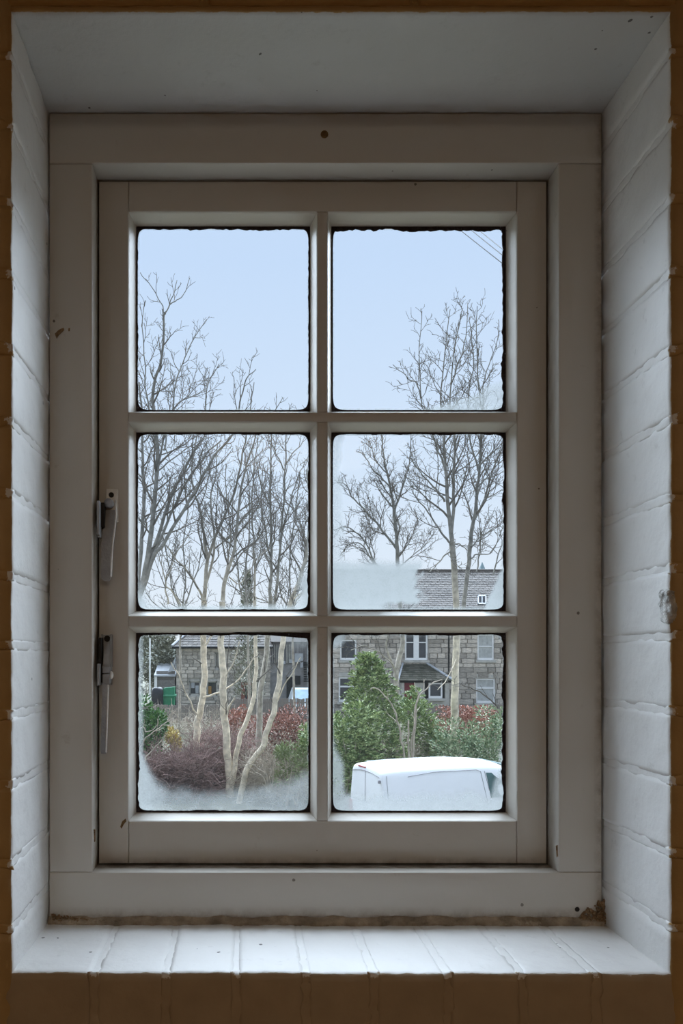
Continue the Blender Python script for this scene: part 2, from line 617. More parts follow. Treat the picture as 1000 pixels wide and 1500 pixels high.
M_CAR = mat('silver_car_paint', (0.50, 0.56, 0.62), 0.3, metal=0.2, var=0.03)
M_CARGL = mat('pale_windscreen', (0.42, 0.55, 0.66), 0.12, var=0.15, scale=3)
M_BIN = mat('green_bin_plastic', (0.02, 0.21, 0.10), 0.45, var=0.15)
M_BAG = mat('black_bag', (0.025, 0.025, 0.03), 0.35)
M_CABLE = mat('cable', (0.05, 0.05, 0.06), 0.7)
M_SPIRE = mat('spire_slate', (0.19, 0.26, 0.29), 0.8)
M_FIR = leaf_mat('fir_green', (0.06, 0.125, 0.035), (0.46, 0.53, 0.24))
M_FIRB = leaf_mat('blue_green_leaf', (0.06, 0.13, 0.055), (0.44, 0.49, 0.30))
M_LAUREL = leaf_mat('laurel_green', (0.015, 0.07, 0.012), (0.11, 0.24, 0.06))
M_YELLOW = leaf_mat('golden_leaf', (0.36, 0.28, 0.06), (0.62, 0.50, 0.22))
M_BEECH = leaf_mat('copper_beech_leaf', (0.10, 0.045, 0.035), (0.52, 0.27, 0.21))
M_BEECHO = leaf_mat('orange_beech_leaf', (0.20, 0.075, 0.05), (0.58, 0.31, 0.23))
M_GRASSY = leaf_mat('yellow_green_leaf', (0.12, 0.16, 0.05), (0.36, 0.40, 0.20))
M_DARKEV = leaf_mat('dull_evergreen', (0.10, 0.10, 0.07), (0.33, 0.33, 0.24))

# ------------------------------------------------------------------ the room
XL, XR = -0.2478, 0.4603              # reveal faces
ZT, ZB = H + 0.6938, H - 0.3402
FZ, CZ = H - 1.55, H + 1.0            # floor and ceiling
RX0, RX1, RY0 = -1.7, 2.0, -3.2
wf = empty('wall_front', (0.106, 1.0, H + 0.18), kind='structure', label='ochre painted brick wall around the white window reveal')
b = MB()
YB = YO + 0.0018                       # mortar lies a little behind the brick faces
b.box(RX0 - .2, XL - 0.006, YB, 1.16, -0.3, CZ + .2)
b.box(XR + 0.006, RX1 + .2, YB, 1.16, -0.3, CZ + .2)
b.box(XL - 0.006, XR + 0.006, YB, 1.16, ZT + 0.006, CZ + .2)
b.box(XL - 0.006, XR + 0.006, YB, 1.16, -0.3, ZB - 0.006)
b.build('mortar_core', M_MORTAR, wf)
b = MB()
b.box(RX0, XL - 0.235, YO, YB + .001, FZ, CZ)
b.box(XR + 0.235, RX1, YO, YB + .001, FZ, CZ)
b.box(XL - 0.235, XR + 0.235, YO, YB + .001, ZT + 0.09, CZ)
b.box(XL - 0.235, XR + 0.235, YO, YB + .001, FZ, ZB - 0.115)
b.build('painted_face', M_OCHRE, wf)
zpx = lambda y: H + (VY - y) / F * YO
xpx = lambda x: (x - VX) / F * YO


def jamb(side, joints):
    zs = [ZT + 0.088] + [zpx(j) for j in joints] + [ZB - 0.113]
    for i in range(len(zs) - 1):
        za, zb = zs[i] - 0.002, zs[i + 1] + 0.002
        sd = rng.random() * 40
        off = rng.uniform(-0.0007, 0.0007)
        if side < 0: x0, x1 = XL - 0.225, XL + off
        else: x0, x1 = XR + off, XR + 0.225
        o = rough_obj('brick', M_JAMB if za > H - .3 else M_SILLP, wf, ((x0 + x1) / 2, YO, (za + zb) / 2), x0, x1, YO + rng.uniform(-.0006, .0006), 1.022, zb, za, 14, 22, 12, 0.0030, 0.0013, sd, scale=45)
    for z in zs[1:-1]:
        xa = XL if side < 0 else XR
        sd = rng.random() * 40
        dirx = -1 if side < 0 else 1
        rec = 0.0007 * dirx

        def nub(q, xa=xa, z=z, dirx=dirx, sd=sd):
            # lumps of paint where the joint comes out on the arris
            t = max(0, 1 - abs(q.y - YO) / 0.014)
            w = mnoise.noise(q * 160 + Vector((sd, 0, sd)))
            w2 = mnoise.noise(q * 70 + Vector((0, sd, sd)))
            q = q.copy()
            q.x += (-dirx) * t * (0.0014 + 0.0048 * w) if abs(q.x - xa) < .004 else 0
            q.z += t * 0.0045 * w2
            q.y += -t * 0.002 * (0.4 + w2)
            return q
        if side < 0: x0, x1 = XL - 0.224, XL + rec
        else: x0, x1 = XR + rec, XR + 0.224
        # only the reveal end of the joint is dense; the rest is hidden by the bricks
        if side < 0: x0 = XL - 0.03
        else: x1 = XR + 0.03
        rough_obj('mortar_joint', M_JOINT, wf, (xa, YO, z), x0, x1, YO + 0.0006, 1.02, z - 0.006, z + 0.006, 12, 26, 5, 0.0012, 0.0009, sd, scale=60, extra=nub)


jamb(-1, [80, 183, 297, 400, 510, 617, 722, 843, 945, 1048, 1150, 1265, 1362])
jamb(1, [75, 180, 290, 398, 510, 614, 728, 832, 931, 1042, 1143, 1250, 1360])
# a lump of filler on the right arris
M_LUMP = mat('chipped_filler', (0.60, 0.60, 0.59), 0.7, var=0.4, scale=110, bump=0.6, bscale=250)
rough_obj('filler_lump', M_LUMP, wf, (XR + .002, YO + .004, zpx(884)), XR - 0.0025, XR + 0.006, YO - 0.002, YO + 0.020, zpx(912), zpx(862), 8, 10, 14, 0.005, 0.003, 3.3, scale=120)
# bricks on edge that form the sill
sj = [XL - 0.0105] + [xpx(x) for x in (137, 243, 346, 448, 548, 656, 765, 872)] + [XR + 0.0105]
for i in range(len(sj) - 1):
    x0, x1 = sj[i] + 0.002, sj[i + 1] - 0.002
    dz = rng.uniform(-.0008, .0008)
    rough_obj('brick', M_SILLP, wf, ((x0 + x1) / 2, YO, ZB - .05), x0, x1, YO + rng.uniform(-.0006, .0006), 1.022, ZB - 0.11, ZB + dz, 12, 22, 12, 0.0030, 0.0013, rng.random() * 40, scale=70)
for x in sj[1:-1]:
    sd = rng.random() * 40

    def nubz(q, x=x, sd=sd):
        t = max(0, 1 - abs(q.y - YO) / 0.014)
        w = mnoise.noise(q * 160 + Vector((sd, 0, sd)))
        w2 = mnoise.noise(q * 70 + Vector((0, sd, sd)))
        q = q.copy()
        q.z += t * (0.0010 + 0.004 * w) if abs(q.z - ZB) < .004 else 0
        q.x += t * 0.0045 * w2
        q.y += -t * 0.002 * (0.4 + w2)
        return q
    rough_obj('mortar_joint', M_SILLJ, wf, (x, YO, ZB), x - .006, x + .006, YO + .0006, 1.02, ZB - .108, ZB - .0007, 5, 26, 26, 0.0012, 0.0009, sd, scale=90, extra=nubz)
# plastered soffit and the brick course over it
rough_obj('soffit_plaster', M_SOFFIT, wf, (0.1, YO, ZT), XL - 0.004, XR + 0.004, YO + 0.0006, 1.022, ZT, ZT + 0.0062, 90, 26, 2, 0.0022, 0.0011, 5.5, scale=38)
tj = [XL - 0.01, xpx(299), xpx(607), xpx(915), XR + 0.01]
for i in range(len(tj) - 1):
    x0, x1 = tj[i] + .0036, tj[i + 1] - .0036
    rough_obj('brick', M_OCHRE, wf, ((x0 + x1) / 2, YO, ZT + .04), x0, x1, YO, 0.95, ZT + 0.0066, ZT + 0.072, 24, 6, 8, 0.003, 0.0009, rng.random() * 40, scale=70)

b = MB(); b.box(RX0 - .2, RX1 + .2, RY0 - .2, YB, FZ - .15, FZ)
tag(b.build('floor', M_FLOOR), kind='structure')
b = MB(); b.box(RX0 - .2, RX1 + .2, RY0 - .2, YB, CZ, CZ + .15)
tag(b.build('ceiling', M_CEIL), kind='structure')
b = MB(); b.box(RX0 - .2, RX0, RY0 - .2, YB, FZ, CZ)
tag(b.build('wall_left', M_OCHRE), kind='structure')
b = MB(); b.box(RX1, RX1 + .2, RY0 - .2, YB, FZ, CZ)
tag(b.build('wall_right', M_OCHRE), kind='structure')
b = MB(); b.box(RX0, RX1, RY0 - .2, RY0, FZ, CZ)
tag(b.build('wall_back', M_OCHRE), kind='structure')

# ------------------------------------------------------------------ the window
win = empty('window_1', (0.106, 1.0, ZB), kind='structure', label='old cream painted six-pane casement window in the white brick reveal')
g = 0.0013
FX0, FX1, FZ0, FZ1 = XL + g + .0004, XR - g - .0012, ZB + g + .0005, ZT - g        # frame outside
IX0, IX1, IZ0, IZ1 = -0.1913, 0.4026, H - 0.2748, H + 0.6287        # frame inside
YF0, YF1 = 1.0, 1.095


def board(name, parent, x0, x1, y0, y1, z0, z1, r=0.0016, amp=0.00022, m=None):
    sd = rng.random() * 50
    nx = max(2, int((x1 - x0) / 0.02)); nz = max(2, int((z1 - z0) / 0.02))
    # corners need their own loops so that the rounding stays at the edge
    idx = MB()
    xs = [x0, x0 + r * .3, x0 + r] + list(np.linspace(x0 + r, x1 - r, nx + 1))[1:-1] + [x1 - r, x1 - r * .3, x1]
    zs = [z0, z0 + r * .3, z0 + r] + list(np.linspace(z0 + r, z1 - r, nz + 1))[1:-1] + [z1 - r, z1 - r * .3, z1]
    drop = lambda a, lo, hi: (lambda d: 0 if d >= r else r - math.sqrt(max(r * r - (r - d) ** 2, 0)))(min(a - lo, hi - a))
    V, Fc = [], []
    for x in xs:
        for z in zs:
            dy = max(drop(x, x0, x1), drop(z, z0, z1))
            w = mnoise.noise(Vector((x * 30 + sd, z * 30, sd)))
            V.append((x, y0 + dy + amp * w, z))
    n = len(zs)
    for i in range(len(xs) - 1):
        for j in range(n - 1):
            Fc.append((i * n + j, (i + 1) * n + j, (i + 1) * n + j + 1, i * n + j + 1))
    per = [i * n for i in range(len(xs))] + [(len(xs) - 1) * n + j for j in range(1, n)] + [i * n + n - 1 for i in range(len(xs) - 2, -1, -1)] + [j for j in range(n - 2, 0, -1)]
    base = len(V)
    for p in per: V.append((V[p][0], y1, V[p][2]))
    k = len(per)
    for a in range(k):
        b2 = (a + 1) % k
        Fc.append((per[a], base + a, base + b2, per[b2]))
    Fc.append(tuple(range(base, base + k)))
    me = bpy.data.meshes.new(name)
    org = ((x0 + x1) / 2, y0, (z0 + z1) / 2)
    me.from_pydata([(x - org[0], y - org[1], z - org[2]) for x, y, z in V], [], Fc)
    o = link_mesh(name, me, m or M_JOIN, parent, org, True)
    fix_normals(me)
    return o


q = 0.0004
board('frame_head', win, FX0, FX1, YF0, YF1, IZ1, FZ1)
board('frame_sill', win, FX0, FX1, YF0, YF1, FZ0, IZ0)
board('frame_stile', win, FX0, IX0, YF0 + .0003, YF1, IZ0 + q, IZ1 - q)
board('frame_stile', win, IX1, FX1, YF0 + .0003, YF1, IZ0 + q, IZ1 - q)
for a in ((IX0, IX0 + .01, IZ0, IZ1), (IX1 - .01, IX1, IZ0, IZ1), (IX0 + .01, IX1 - .01, IZ1 - .01, IZ1), (IX0 + .01, IX1 - .01, IZ0, IZ0 + .01)):
    board('stop_bead', win, a[0], a[1], 1.079, 1.0945, a[2], a[3])

sash = empty('sash', (0.106, 1.034, IZ0), parent=win)
YS, YG, YS1 = 1.034, 1.057, 1.077
SX0, SX1, SZ0, SZ1 = IX0 + .0022, IX1 - .002, IZ0 + .0022, IZ1 - .002
OX0, OX1, OZ0, OZ1 = -0.1502, 0.3615, H - 0.2167, H + 0.5863
VB0, VB1 = 0.1052 - .007, 0.1052 + .007
HB = [(H + .3157 - .0066, H + .3157 + .0066), (H + .0468 - .0074, H + .0468 + .0072)]
board('sash_stile', sash, SX0, OX0, YS, YS1, SZ0, SZ1)
board('sash_stile', sash, OX1, SX1, YS, YS1, SZ0, SZ1)
board('sash_rail', sash, OX0 + q, OX1 - q, YS + .0002, YS1, OZ1, SZ1)
board('sash_rail', sash, OX0 + q, OX1 - q, YS + .0002, YS1, SZ0, OZ0)
for z0, z1 in HB:
    board('glazing_bar', sash, OX0, OX1, YS + .0004, YS1, z0, z1)
zseg = [(HB[0][1], OZ1), (HB[1][1], HB[0][0]), (OZ0, HB[1][0])]
for z0, z1 in zseg:
    board('glazing_bar', sash, VB0, VB1, YS + .0006, YS1, z0, z1)
cz = 0.0076
cols = [(OX0, VB0), (VB1, OX1)]


def lerp_pts(pts, x):
    if x <= pts[0][0]: return pts[0][1]
    for (a, b_), (c, d) in zip(pts, pts[1:]):
        if x <= c: return b_ + (d - b_) * (x - a) / (c - a)
    return pts[-1][1]


def sm(t):
    t = min(max(t, 0), 1)
    return t * t * (3 - 2 * t)


def fog_amount(px, py, col, row, b4):
    """how misted the pane is at one spot"""
    x0, x1, y0, y1 = b4
    n1 = mnoise.noise(Vector((px / 26, py / 26, row * 9 + col * 5)))
    n2 = mnoise.noise(Vector((px / 8, py / 8, row * 9 + col * 5 + 3)))
    d = min(px - x0, x1 - px, py - y0, y1 - py)
    # rounded corners where the cloth never reached
    cx, cy = max(x0 + 22 - px, px - (x1 - 22), 0), max(y0 + 22 - py, py - (y1 - 22), 0)
    corner = sm((math.hypot(cx, cy) + n2 * 5 - 19) / 8) * 0.8
    f = max(0.015, 0.7 * sm((4.0 + 2.5 * n1 + 1.5 * n2 - d) / 4), corner if row else corner * .5)
    if (row, col) == (0, 1):
        if px > 585: f = max(f, 0.62 * sm((py - (606 - 50 * max(0, px - 590) / 145) + n1 * 6) / 12))
    if (row, col) == (1, 0):
        f = max(f, .9 * sm(1.25 - math.hypot((px - 200) / 26, (py - 900) / 48) + .2 * n1))
        f = max(f, .65 * sm((py - 884 + 4 * n1) / 7))
        f = max(f, .85 * sm((1.25 - math.hypot((px - 463) / 30, (py - 890) / 72) + .15 * n1) * 1.6))
        f = max(f, 0.03)
    if (row, col) == (1, 1):
        t = sm((py - 814 + 3 * n1) / 18) * sm((622 + 13 * n1 + 10 * n2 - px) / 10)
        if py > 880: t *= 1 - .75 * sm((px - 555 - 8 * n2) / 25) * sm((py - 881 + 4 * n2) / 5)
        f = max(f, .93 * t)
        f = max(f, .5 * sm((506 - px + 8 * n1) / 12))
        if py > 790: f = max(f, .92 * sm((px - (733 - max(0, py - 832) * 0.45) + 1.5 * n2) / 5))
        f = max(f, .6 * sm((py - 887 + 3 * n2) / 6))
        f = max(f, .03)
    if (row, col) == (2, 0):
        yb = lerp_pts([(200, 1080), (209, 1100), (218, 1125), (232, 1144), (250, 1150), (300, 1158), (380, 1152), (420, 1142), (458, 1120)], px)
        lobe = sm((260 - px) / 60)
        f = max(f, (.5 + .4 * lobe) * sm((py - yb + 8 + 5 * n1 + 3 * n2) / 26))
        f = max(f, .55 * sm((px - 405 + 10 * n1) / 40) * sm((958 - py + 12 * n1) / 30))
        f = max(f, .6 * sm((212 - px + 3 * n1) / 6), .03)
    if (row, col) == (2, 1):
        f = max(f, .72 * sm((py - 1154 + 7 * n1 + 4 * n2) / 22))
        xl = lerp_pts([(930, 486), (1060, 487), (1095, 495), (1120, 507), (1190, 512)], py)
        f = max(f, .62 * sm((xl - px + 3 * n1) / 9))
        xr = lerp_pts([(925, 736), (1040, 735), (1080, 733), (1125, 727), (1150, 718), (1190, 706)], py)
        f = max(f, .68 * sm((px - xr + 3 * n1) / 9))
        f = max(f, .9 * sm((1.3 - math.hypot((px - 486) / 20, (py - 926) / 26) + .2 * n1) * 1.8))
        f = max(f, .45 * sm((938 - py + 6 * n1) / 14), .03)
    return min(f, .95)


# width in px of the black mould line along left, right, top, bottom of every pane
MOULD = {(0, 0): (3, 3, 6, 1.5), (0, 1): (1.6, 7, 8, 1.6), (1, 0): (3, 4, 3.5, 3), (1, 1): (1.6, 5, 3.5, 2.2), (2, 0): (5, 3, 4, 3.5), (2, 1): (1.8, 7, 4, 2.6)}
for ri, (z0, z1) in enumerate(zseg):
    for ci, (x0, x1) in enumerate(cols):
        i0, i1, k0, k1 = x0 + cz, x1 - cz, z0 + cz, z1 - cz
        ys, yg = YS + .0012, YG
        e = 0.0
        for (ax, az), (bx, bz), (cx_, cz_), (dx, dz) in (
                ((x0, z0), (x0, z1), (i0, k1), (i0, k0)), ((x1, z0), (x1, z1), (i1, k1), (i1, k0)),
                ((x0, z1), (x1, z1), (i1, k1), (i0, k1)), ((x0, z0), (x1, z0), (i1, k0), (i0, k0))):
            b = MB()
            A, B_, C_, D = (Vector(p) for p in ((ax, ys, az), (bx, ys, bz), (cx_, yg, cz_), (dx, yg, dz)))
            # slightly hollow face in three strips, with a backing so that the bead is solid
            rows = []
            for t, hol in ((0, 0), (.12, -.0007), (.55, .0004), (1, 0)):
                p, q2 = A.lerp(D, t), B_.lerp(C_, t)
                nrm = Vector((0, 1, 0))
                rows.append((p + nrm * hol, q2 + nrm * hol))
            V = [v for r_ in rows for v in r_] + [Vector((ax, yg, az)), Vector((bx, yg, bz))]
            Fc = [(0, 1, 3, 2), (2, 3, 5, 4), (4, 5, 7, 6), (6, 7, 9, 8), (8, 9, 1, 0), (0, 2, 4, 6, 8), (1, 9, 7, 5, 3)]
            b.add(V, Fc)
            b.build('glazing_bead', M_JOIN, sash, loc=tuple((A + C_) / 2))
        # glass with its mist
        n = 84
        gx0, gx1, gz0, gz1 = i0 - .004, i1 + .004, k0 - .004, k1 + .004
        V, fog = [], []
        s = F / YG
        b4 = (VX + i0 * s, VX + i1 * s, VY - (k1 - H) * s, VY - (k0 - H) * s)
        for a in range(n + 1):
            for c in range(n + 1):
                x, z = gx0 + (gx1 - gx0) * a / n, gz0 + (gz1 - gz0) * c / n
                V.append((x, YG + .0004, z))
                fog.append(fog_amount(VX + x * s, VY - (z - H) * s, ci, ri, b4))
        m1 = n + 1
        Fc = [(a * m1 + c, (a + 1) * m1 + c, (a + 1) * m1 + c + 1, a * m1 + c + 1) for a in range(n) for c in range(n)]
        org = ((gx0 + gx1) / 2, YG, (gz0 + gz1) / 2)
        me = bpy.data.meshes.new('pane')
        me.from_pydata([(x - org[0], y - org[1], z - org[2]) for x, y, z in V], [], Fc)
        at = me.attributes.new('fog', 'FLOAT', 'POINT')
        at.data.foreach_set('value', fog)
        link_mesh('pane', me, M_GLASS, sash, org)
        # black mould and old sealant around the glass
        mw = [w / s for w in MOULD[ri, ci]]
        seq, N = [], 60
        per = []
        for a in range(N): per.append((gx0, gz0 + (gz1 - gz0) * a / N, 0))
        for a in range(N): per.append((gx0 + (gx1 - gx0) * a / N, gz1, 2))
        for a in range(N): per.append((gx1, gz1 - (gz1 - gz0) * a / N, 1))
        for a in range(N): per.append((gx1 - (gx1 - gx0) * a / N, gz0, 3))
        V, Fc = [], []
        ccx, ccz = (i0 + i1) / 2, (k0 + k1) / 2
        hw, hh = (i1 - i0) / 2, (k1 - k0) / 2
        for x, z, sd in per:
            nn = mnoise.noise(Vector((x * 150, z * 150, ri * 3 + ci)))
            n3 = mnoise.noise(Vector((x * 420, z * 420, ri * 3 + ci + 8)))
            n4 = mnoise.noise(Vector((x * 28, z * 28, ri * 5 + ci + 18)))
            k = max(.2, .68 + .3 * nn + .22 * n3 + .45 * n4)
            ix = min(max(x, i0 + mw[0] * k), i1 - mw[1] * k)
            iz = min(max(z, k0 + mw[3] * k), k1 - mw[2] * k)
            # corner blobs
            ux, uz = abs(ix - ccx) / hw, abs(iz - ccz) / hh
            dd = (ux ** 22 + uz ** 22) ** (1 / 22)
            if dd > 0.985:
                ix, iz = ccx + (ix - ccx) * .985 / dd, ccz + (iz - ccz) * .985 / dd
            V += [(x, YG - .0002, z), (ix, YG - .0014, iz), (ix, YG + .0002, iz), (x, YG + .0002, z)]
        L = len(per)
        for a in range(L):
            c = (a + 1) % L
            for t in range(4):
                u = (t + 1) % 4
                Fc.append((a * 4 + t, c * 4 + t, c * 4 + u, a * 4 + u))
        b = MB(); b.add(V, Fc)
        b.build('sealant', M_SEAL, sash, loc=org)
# loose black strip that hangs at the top of the lower left pane
ps = lambda x, y, Y: P(x, y, Y)
b = MB()
pl = [ps(330, 925.5, 1.0535), ps(452, 928.5, 1.0535), ps(452.5, 935.5, 1.0535), ps(400, 931, 1.0535)]
b.prism(pl, (0, .002, 0))
b.build('loose_sealant', M_SEAL, sash)

M_FILL = mat('old_filler', (0.36, 0.29, 0.21), 0.85, var=0.4, scale=60, bump=0.8, bscale=150)


def fil(q):
    w = mnoise.noise(Vector((q.x * 45, 3.1, q.z * 20))) + .5 * mnoise.noise(Vector((q.x * 160, 9.1, q.z * 90)))
    q = q.copy()
    if q.z > ZB + .006: q.z += .0022 * w
    if q.y < 0.998: q.y += .0022 * w
    if q.z > ZB + .006 and q.y < .998: q.y = .9988 + .0006 * w
    return q


rough_obj('filler_strip', M_FILL, win, (.1, 1.0, ZB), FX0 - .001, FX1 + .001, .9935, 1.001, ZB - .002, ZB + .0095, 160, 4, 4, .002, .0005, 4.4, scale=90, extra=fil)

# nail plug in the head, crumbs in the corners, nail hole
b = MB()
b.lathe([(.005, 0), (.0048, .0008), (.0028, .0012), (.0026, .0004)], Matrix.Translation(P(475, 197, 1.0002)) @ Matrix.Rotation(R(90), 4, 'X'), 14)
b.build('screw_head', M_RUST, win)
b = MB()
b.lathe([(.0032, 0), (.003, .0006), (.002, .0003)], Matrix.Translation(P(845, 1332, 1.0001)) @ Matrix.Rotation(R(90), 4, 'X'), 10)
b.build('nail_head', M_DARKM, win)
b = MB()
r2 = random.Random(3)
for i in range(230):
    u = r2.random() ** 1.5
    px, py = 884 - 48 * u + r2.gauss(0, 3), 1352 - max(0, (36 * (1 - u) ** 1.1)) * r2.random()
    c = P(min(px, 884), min(py, 1353), 1.0)
    sz = r2.uniform(.0007, .0026)
    Mx = Matrix.Translation(c + Vector((0, -r2.uniform(0, .004), 0))) @ Matrix.Rotation(r2.random() * 6, 4, (r2.random(), r2.random(), r2.random() + .1))
    b.box(-sz, sz, -sz * .7, sz * .7, -sz * .6, sz * .6, bev=sz * .25, M=Mx)
tag(b.build('wood_crumbs', M_DEBRIS), 'brown crumbs of rotten wood heaped in the lower right frame corner', 'debris', kind='stuff')
b = MB()
for i in range(190):
    px = 76 + abs(r2.gauss(0, 1)) * 42
    c = P(px, 1352 - r2.random() * max(1, 13 - (px - 76) * .12), 1.0)
    c.z = max(c.z, ZB + .0015)
    sz = r2.uniform(.0004, .0013)
    Mx = Matrix.Translation(c + Vector((0, -r2.uniform(0, .004), 0))) @ Matrix.Rotation(r2.random() * 6, 4, (r2.random(), r2.random(), r2.random() + .1))
    b.box(-sz * 1.6, sz * 1.6, -sz, sz, -sz * .6, sz * .6, bev=sz * .25, M=Mx)
tag(b.build('wood_crumbs', M_DEBRIS), 'thin brown crumbs and flakes along the lower left frame corner', 'debris', kind='stuff')

# chips in the paint where bare or rusty wood shows
for pts, Yc, par in (([(176, 1211), (179, 1203), (184, 1199), (185, 1203), (181, 1208), (178, 1214)], YS, sash), ([(80, 489), (86, 483), (93, 480), (94, 483), (86, 491), (83, 496)], 1.0, win),
                     ([(137, 1215), (139.5, 1215), (139.5, 1232), (138, 1234)], 1.0, win), ([(814, 1239), (816.5, 1238), (817, 1254), (815, 1256)], 1.0, win), ([(100, 481), (102.5, 480), (102, 485), (100, 485)], 1.0, win)):
    b = MB(); b.prism([P(x, y, Yc - .0004) for x, y in pts], (0, .0006, 0)); b.build('paint_chip', M_RUST if Yc == YS else M_DEBRIS, par)

# ------------------------------------------------------------------ fasteners on the left stile
fs = empty('casement_fastener', P(160, 740, YS), parent=win, label='upper casement fastener with broad flat lever')
y0 = YS
def pxz(x, y, Y=YS): return P(x, y, Y)
def pbox(mb, xa, xb, ya, yb, d0, d1, bev=.0006):
    Yn = (d0 + d1) / 2
    a, c = P(xa, yb, d0), P(xb, ya, d0)
    mb.box(a.x, c.x, d0, d1, a.z, c.z, bev=bev)
b = MB(); pbox(b, 155, 173, 716, 765, YS - .003, YS, .0008); b.build('back_plate', M_METAL_L, fs)
b = MB(); b.lathe([(.0036, 0), (.0034, .0012), (.0012, .0012)], Matrix.Translation(P(163, 725, YS - .003)) @ Matrix.Rotation(R(90), 4, 'X'), 12); b.build('screw', M_DARKM, fs)
b = MB(); b.lathe([(.0062, 0), (.0062, .008), (.0055, .0105), (.003, .0125), (.001, .013)], Matrix.Translation(P(160.5, 738.5, YS - .003)) @ Matrix.Rotation(R(90), 4, 'X'), 18)
b.box(*[0] * 0) if False else None
b.build('pivot_rivet', M_METAL, fs, smooth=False)
# lever: a flat bar that bows towards the room, folded edge on its right
b = MB()
cl = [(161.5, 747, 8.0), (161, 760, 8.2), (159, 775, 8.2), (156.5, 795, 7.8), (155, 815, 7.6), (154.5, 835, 7.6), (155, 846, 7.0), (156, 851, 4.2)]
V = []
for i, (x, y, hw_) in enumerate(cl):
    dep = YS - .006 - .010 * math.sin(min(i / 6, 1) * 1.9)
    for sx in (-1, 1):
        for t in (0, .0022):
            V.append(P(x + sx * hw_, y, dep) + Vector((0, t, 0)))
Fc = []
for i in range(len(cl) - 1):
    a, c = i * 4, i * 4 + 4
    Fc += [(a, a + 2, c + 2, c), (a + 1, c + 1, c + 3, a + 3), (a, c, c + 1, a + 1), (a + 2, a + 3, c + 3, c + 2)]
Fc += [(0, 1, 3, 2), (len(V) - 4, len(V) - 2, len(V) - 1, len(V) - 3)]
b.add(V, Fc); b.build('lever', M_METAL, fs)
b = MB()
pth = [P(x, y, YS - .006 - .010 * math.sin(min(i / 6, 1) * 1.9) - .001) for i, (x, y) in enumerate([(169, 732), (170, 752), (168.5, 770), (165, 795), (163.5, 815), (163, 832), (162.5, 845)])]
b.tube(pth, [.0012] * 7, 8); b.build('lever_edge', M_METAL_L, fs, smooth=True)
b = MB(); pbox(b, 141.5, 145.5, 733, 783, 1.0 + .004, 1.0 + .02, .0006)
pbox(b, 143, 147, 778, 787, 1.0 + .008, 1.0 + .02, .0006)
b.build('strike_plate', M_METAL, fs)
b = MB(); pbox(b, 145.6, 152.5, 736, 772, 1.0 + .016, 1.0 + .033, .0004); b.build('gap_shadow', M_DARKM, fs)  # dark block put in for the shadow between strike plate and lever

lk = empty('casement_lock', P(156, 985, YS), parent=win, label='lower casement lock with slim bar handle')
b = MB(); pbox(b, 150, 165, 930, 977, YS - .003, YS, .0006)
b.build('back_plate', M_METAL, lk)
b = MB()
for xx in (149, 162.5):
    pl = [P(xx, 929, YS), P(xx, 929, YS - .006), P(xx, 950, YS - .011), P(xx, 977, YS - .012), P(xx, 1000, YS - .011), P(xx, 1003, YS)]
    pl = [Vector((P(xx, 950, YS).x, p.y, p.z)) for p in pl]
    b.prism(pl, (.0018, 0, 0))
b.build('side_cheek', M_METAL, lk)
b = MB(); b.lathe([(.0042, 0), (.004, .001), (.0015, .001)], Matrix.Translation(P(157, 935.5, YS - .003)) @ Matrix.Rotation(R(90), 4, 'X'), 12); b.build('screw', M_DARKM, lk)
b = MB()
def slab(mb, pts, dep, th):
    V = []
    for (x, y, hw_), d in zip(pts, dep):
        for sx in (-1, 1):
            V += [P(x + sx * hw_, y, d), P(x + sx * hw_, y, d) + Vector((0, th, 0))]
    Fc = []
    for i in range(len(pts) - 1):
        a, c = i * 4, i * 4 + 4
        Fc += [(a, a + 2, c + 2, c), (a + 1, c + 1, c + 3, a + 3), (a, c, c + 1, a + 1), (a + 2, a + 3, c + 3, c + 2)]
    Fc += [(0, 1, 3, 2), (len(V) - 4, len(V) - 2, len(V) - 1, len(V) - 3)]
    mb.add(V, Fc)
slab(b, [(156, 942, 4), (156, 958, 4.3), (155.5, 972, 4.6), (155, 978, 6)], [YS - .008, YS - .013, YS - .015, YS - .015], .004)
b.build('tongue', M_METAL, lk)
b = MB(); pbox(b, 149.5, 161, 977, 986.4, YS - .018, YS - .004, .001); pbox(b, 149.5, 161, 987.2, 1002, YS - .018, YS - .004, .001); b.build('collar', M_METAL, lk)
b = MB()
slab(b, [(154.2, 1001, 4.6), (153.8, 1020, 4.2), (152.8, 1050, 4.2), (151.8, 1080, 4.3), (151.4, 1098, 4.6), (151.4, 1104, 3.6)], [YS - .016, YS - .020, YS - .023, YS - .022, YS - .020, YS - .019], .005)
b.build('bar_handle', M_METAL, lk)
b = MB()
b.tube([P(x, y, d) for x, y, d in ((158.3, 1003, YS - .0165), (157.6, 1030, YS - .021), (156.6, 1060, YS - .0232), (155.8, 1085, YS - .0222), (155.6, 1102, YS - .020))], [.0011] * 5, 8)
b.build('handle_edge', M_METAL_L, lk, smooth=True)
b = MB(); b.lathe([(.0036, 0), (.0055, .0004), (.0052, .002), (.0035, .0034), (.001, .004)], Matrix.Translation(P(161.5, 989, YS - .012)) @ Matrix.Rotation(R(90), 4, 'Y'), 14); b.build('pin_head', M_METAL_L, lk, smooth=True)
b = MB(); pbox(b, 142, 146, 972, 1004, 1.0 + .008, 1.0 + .022, .0006); b.build('strike_plate', M_METAL, lk)
b = MB(); pbox(b, 144, 148.5, 934, 1000, 1.0 + .016, 1.0 + .033, .0004); b.build('gap_shadow', M_DARKM, lk)  # shadow left of the lock, again drawn as a dark block

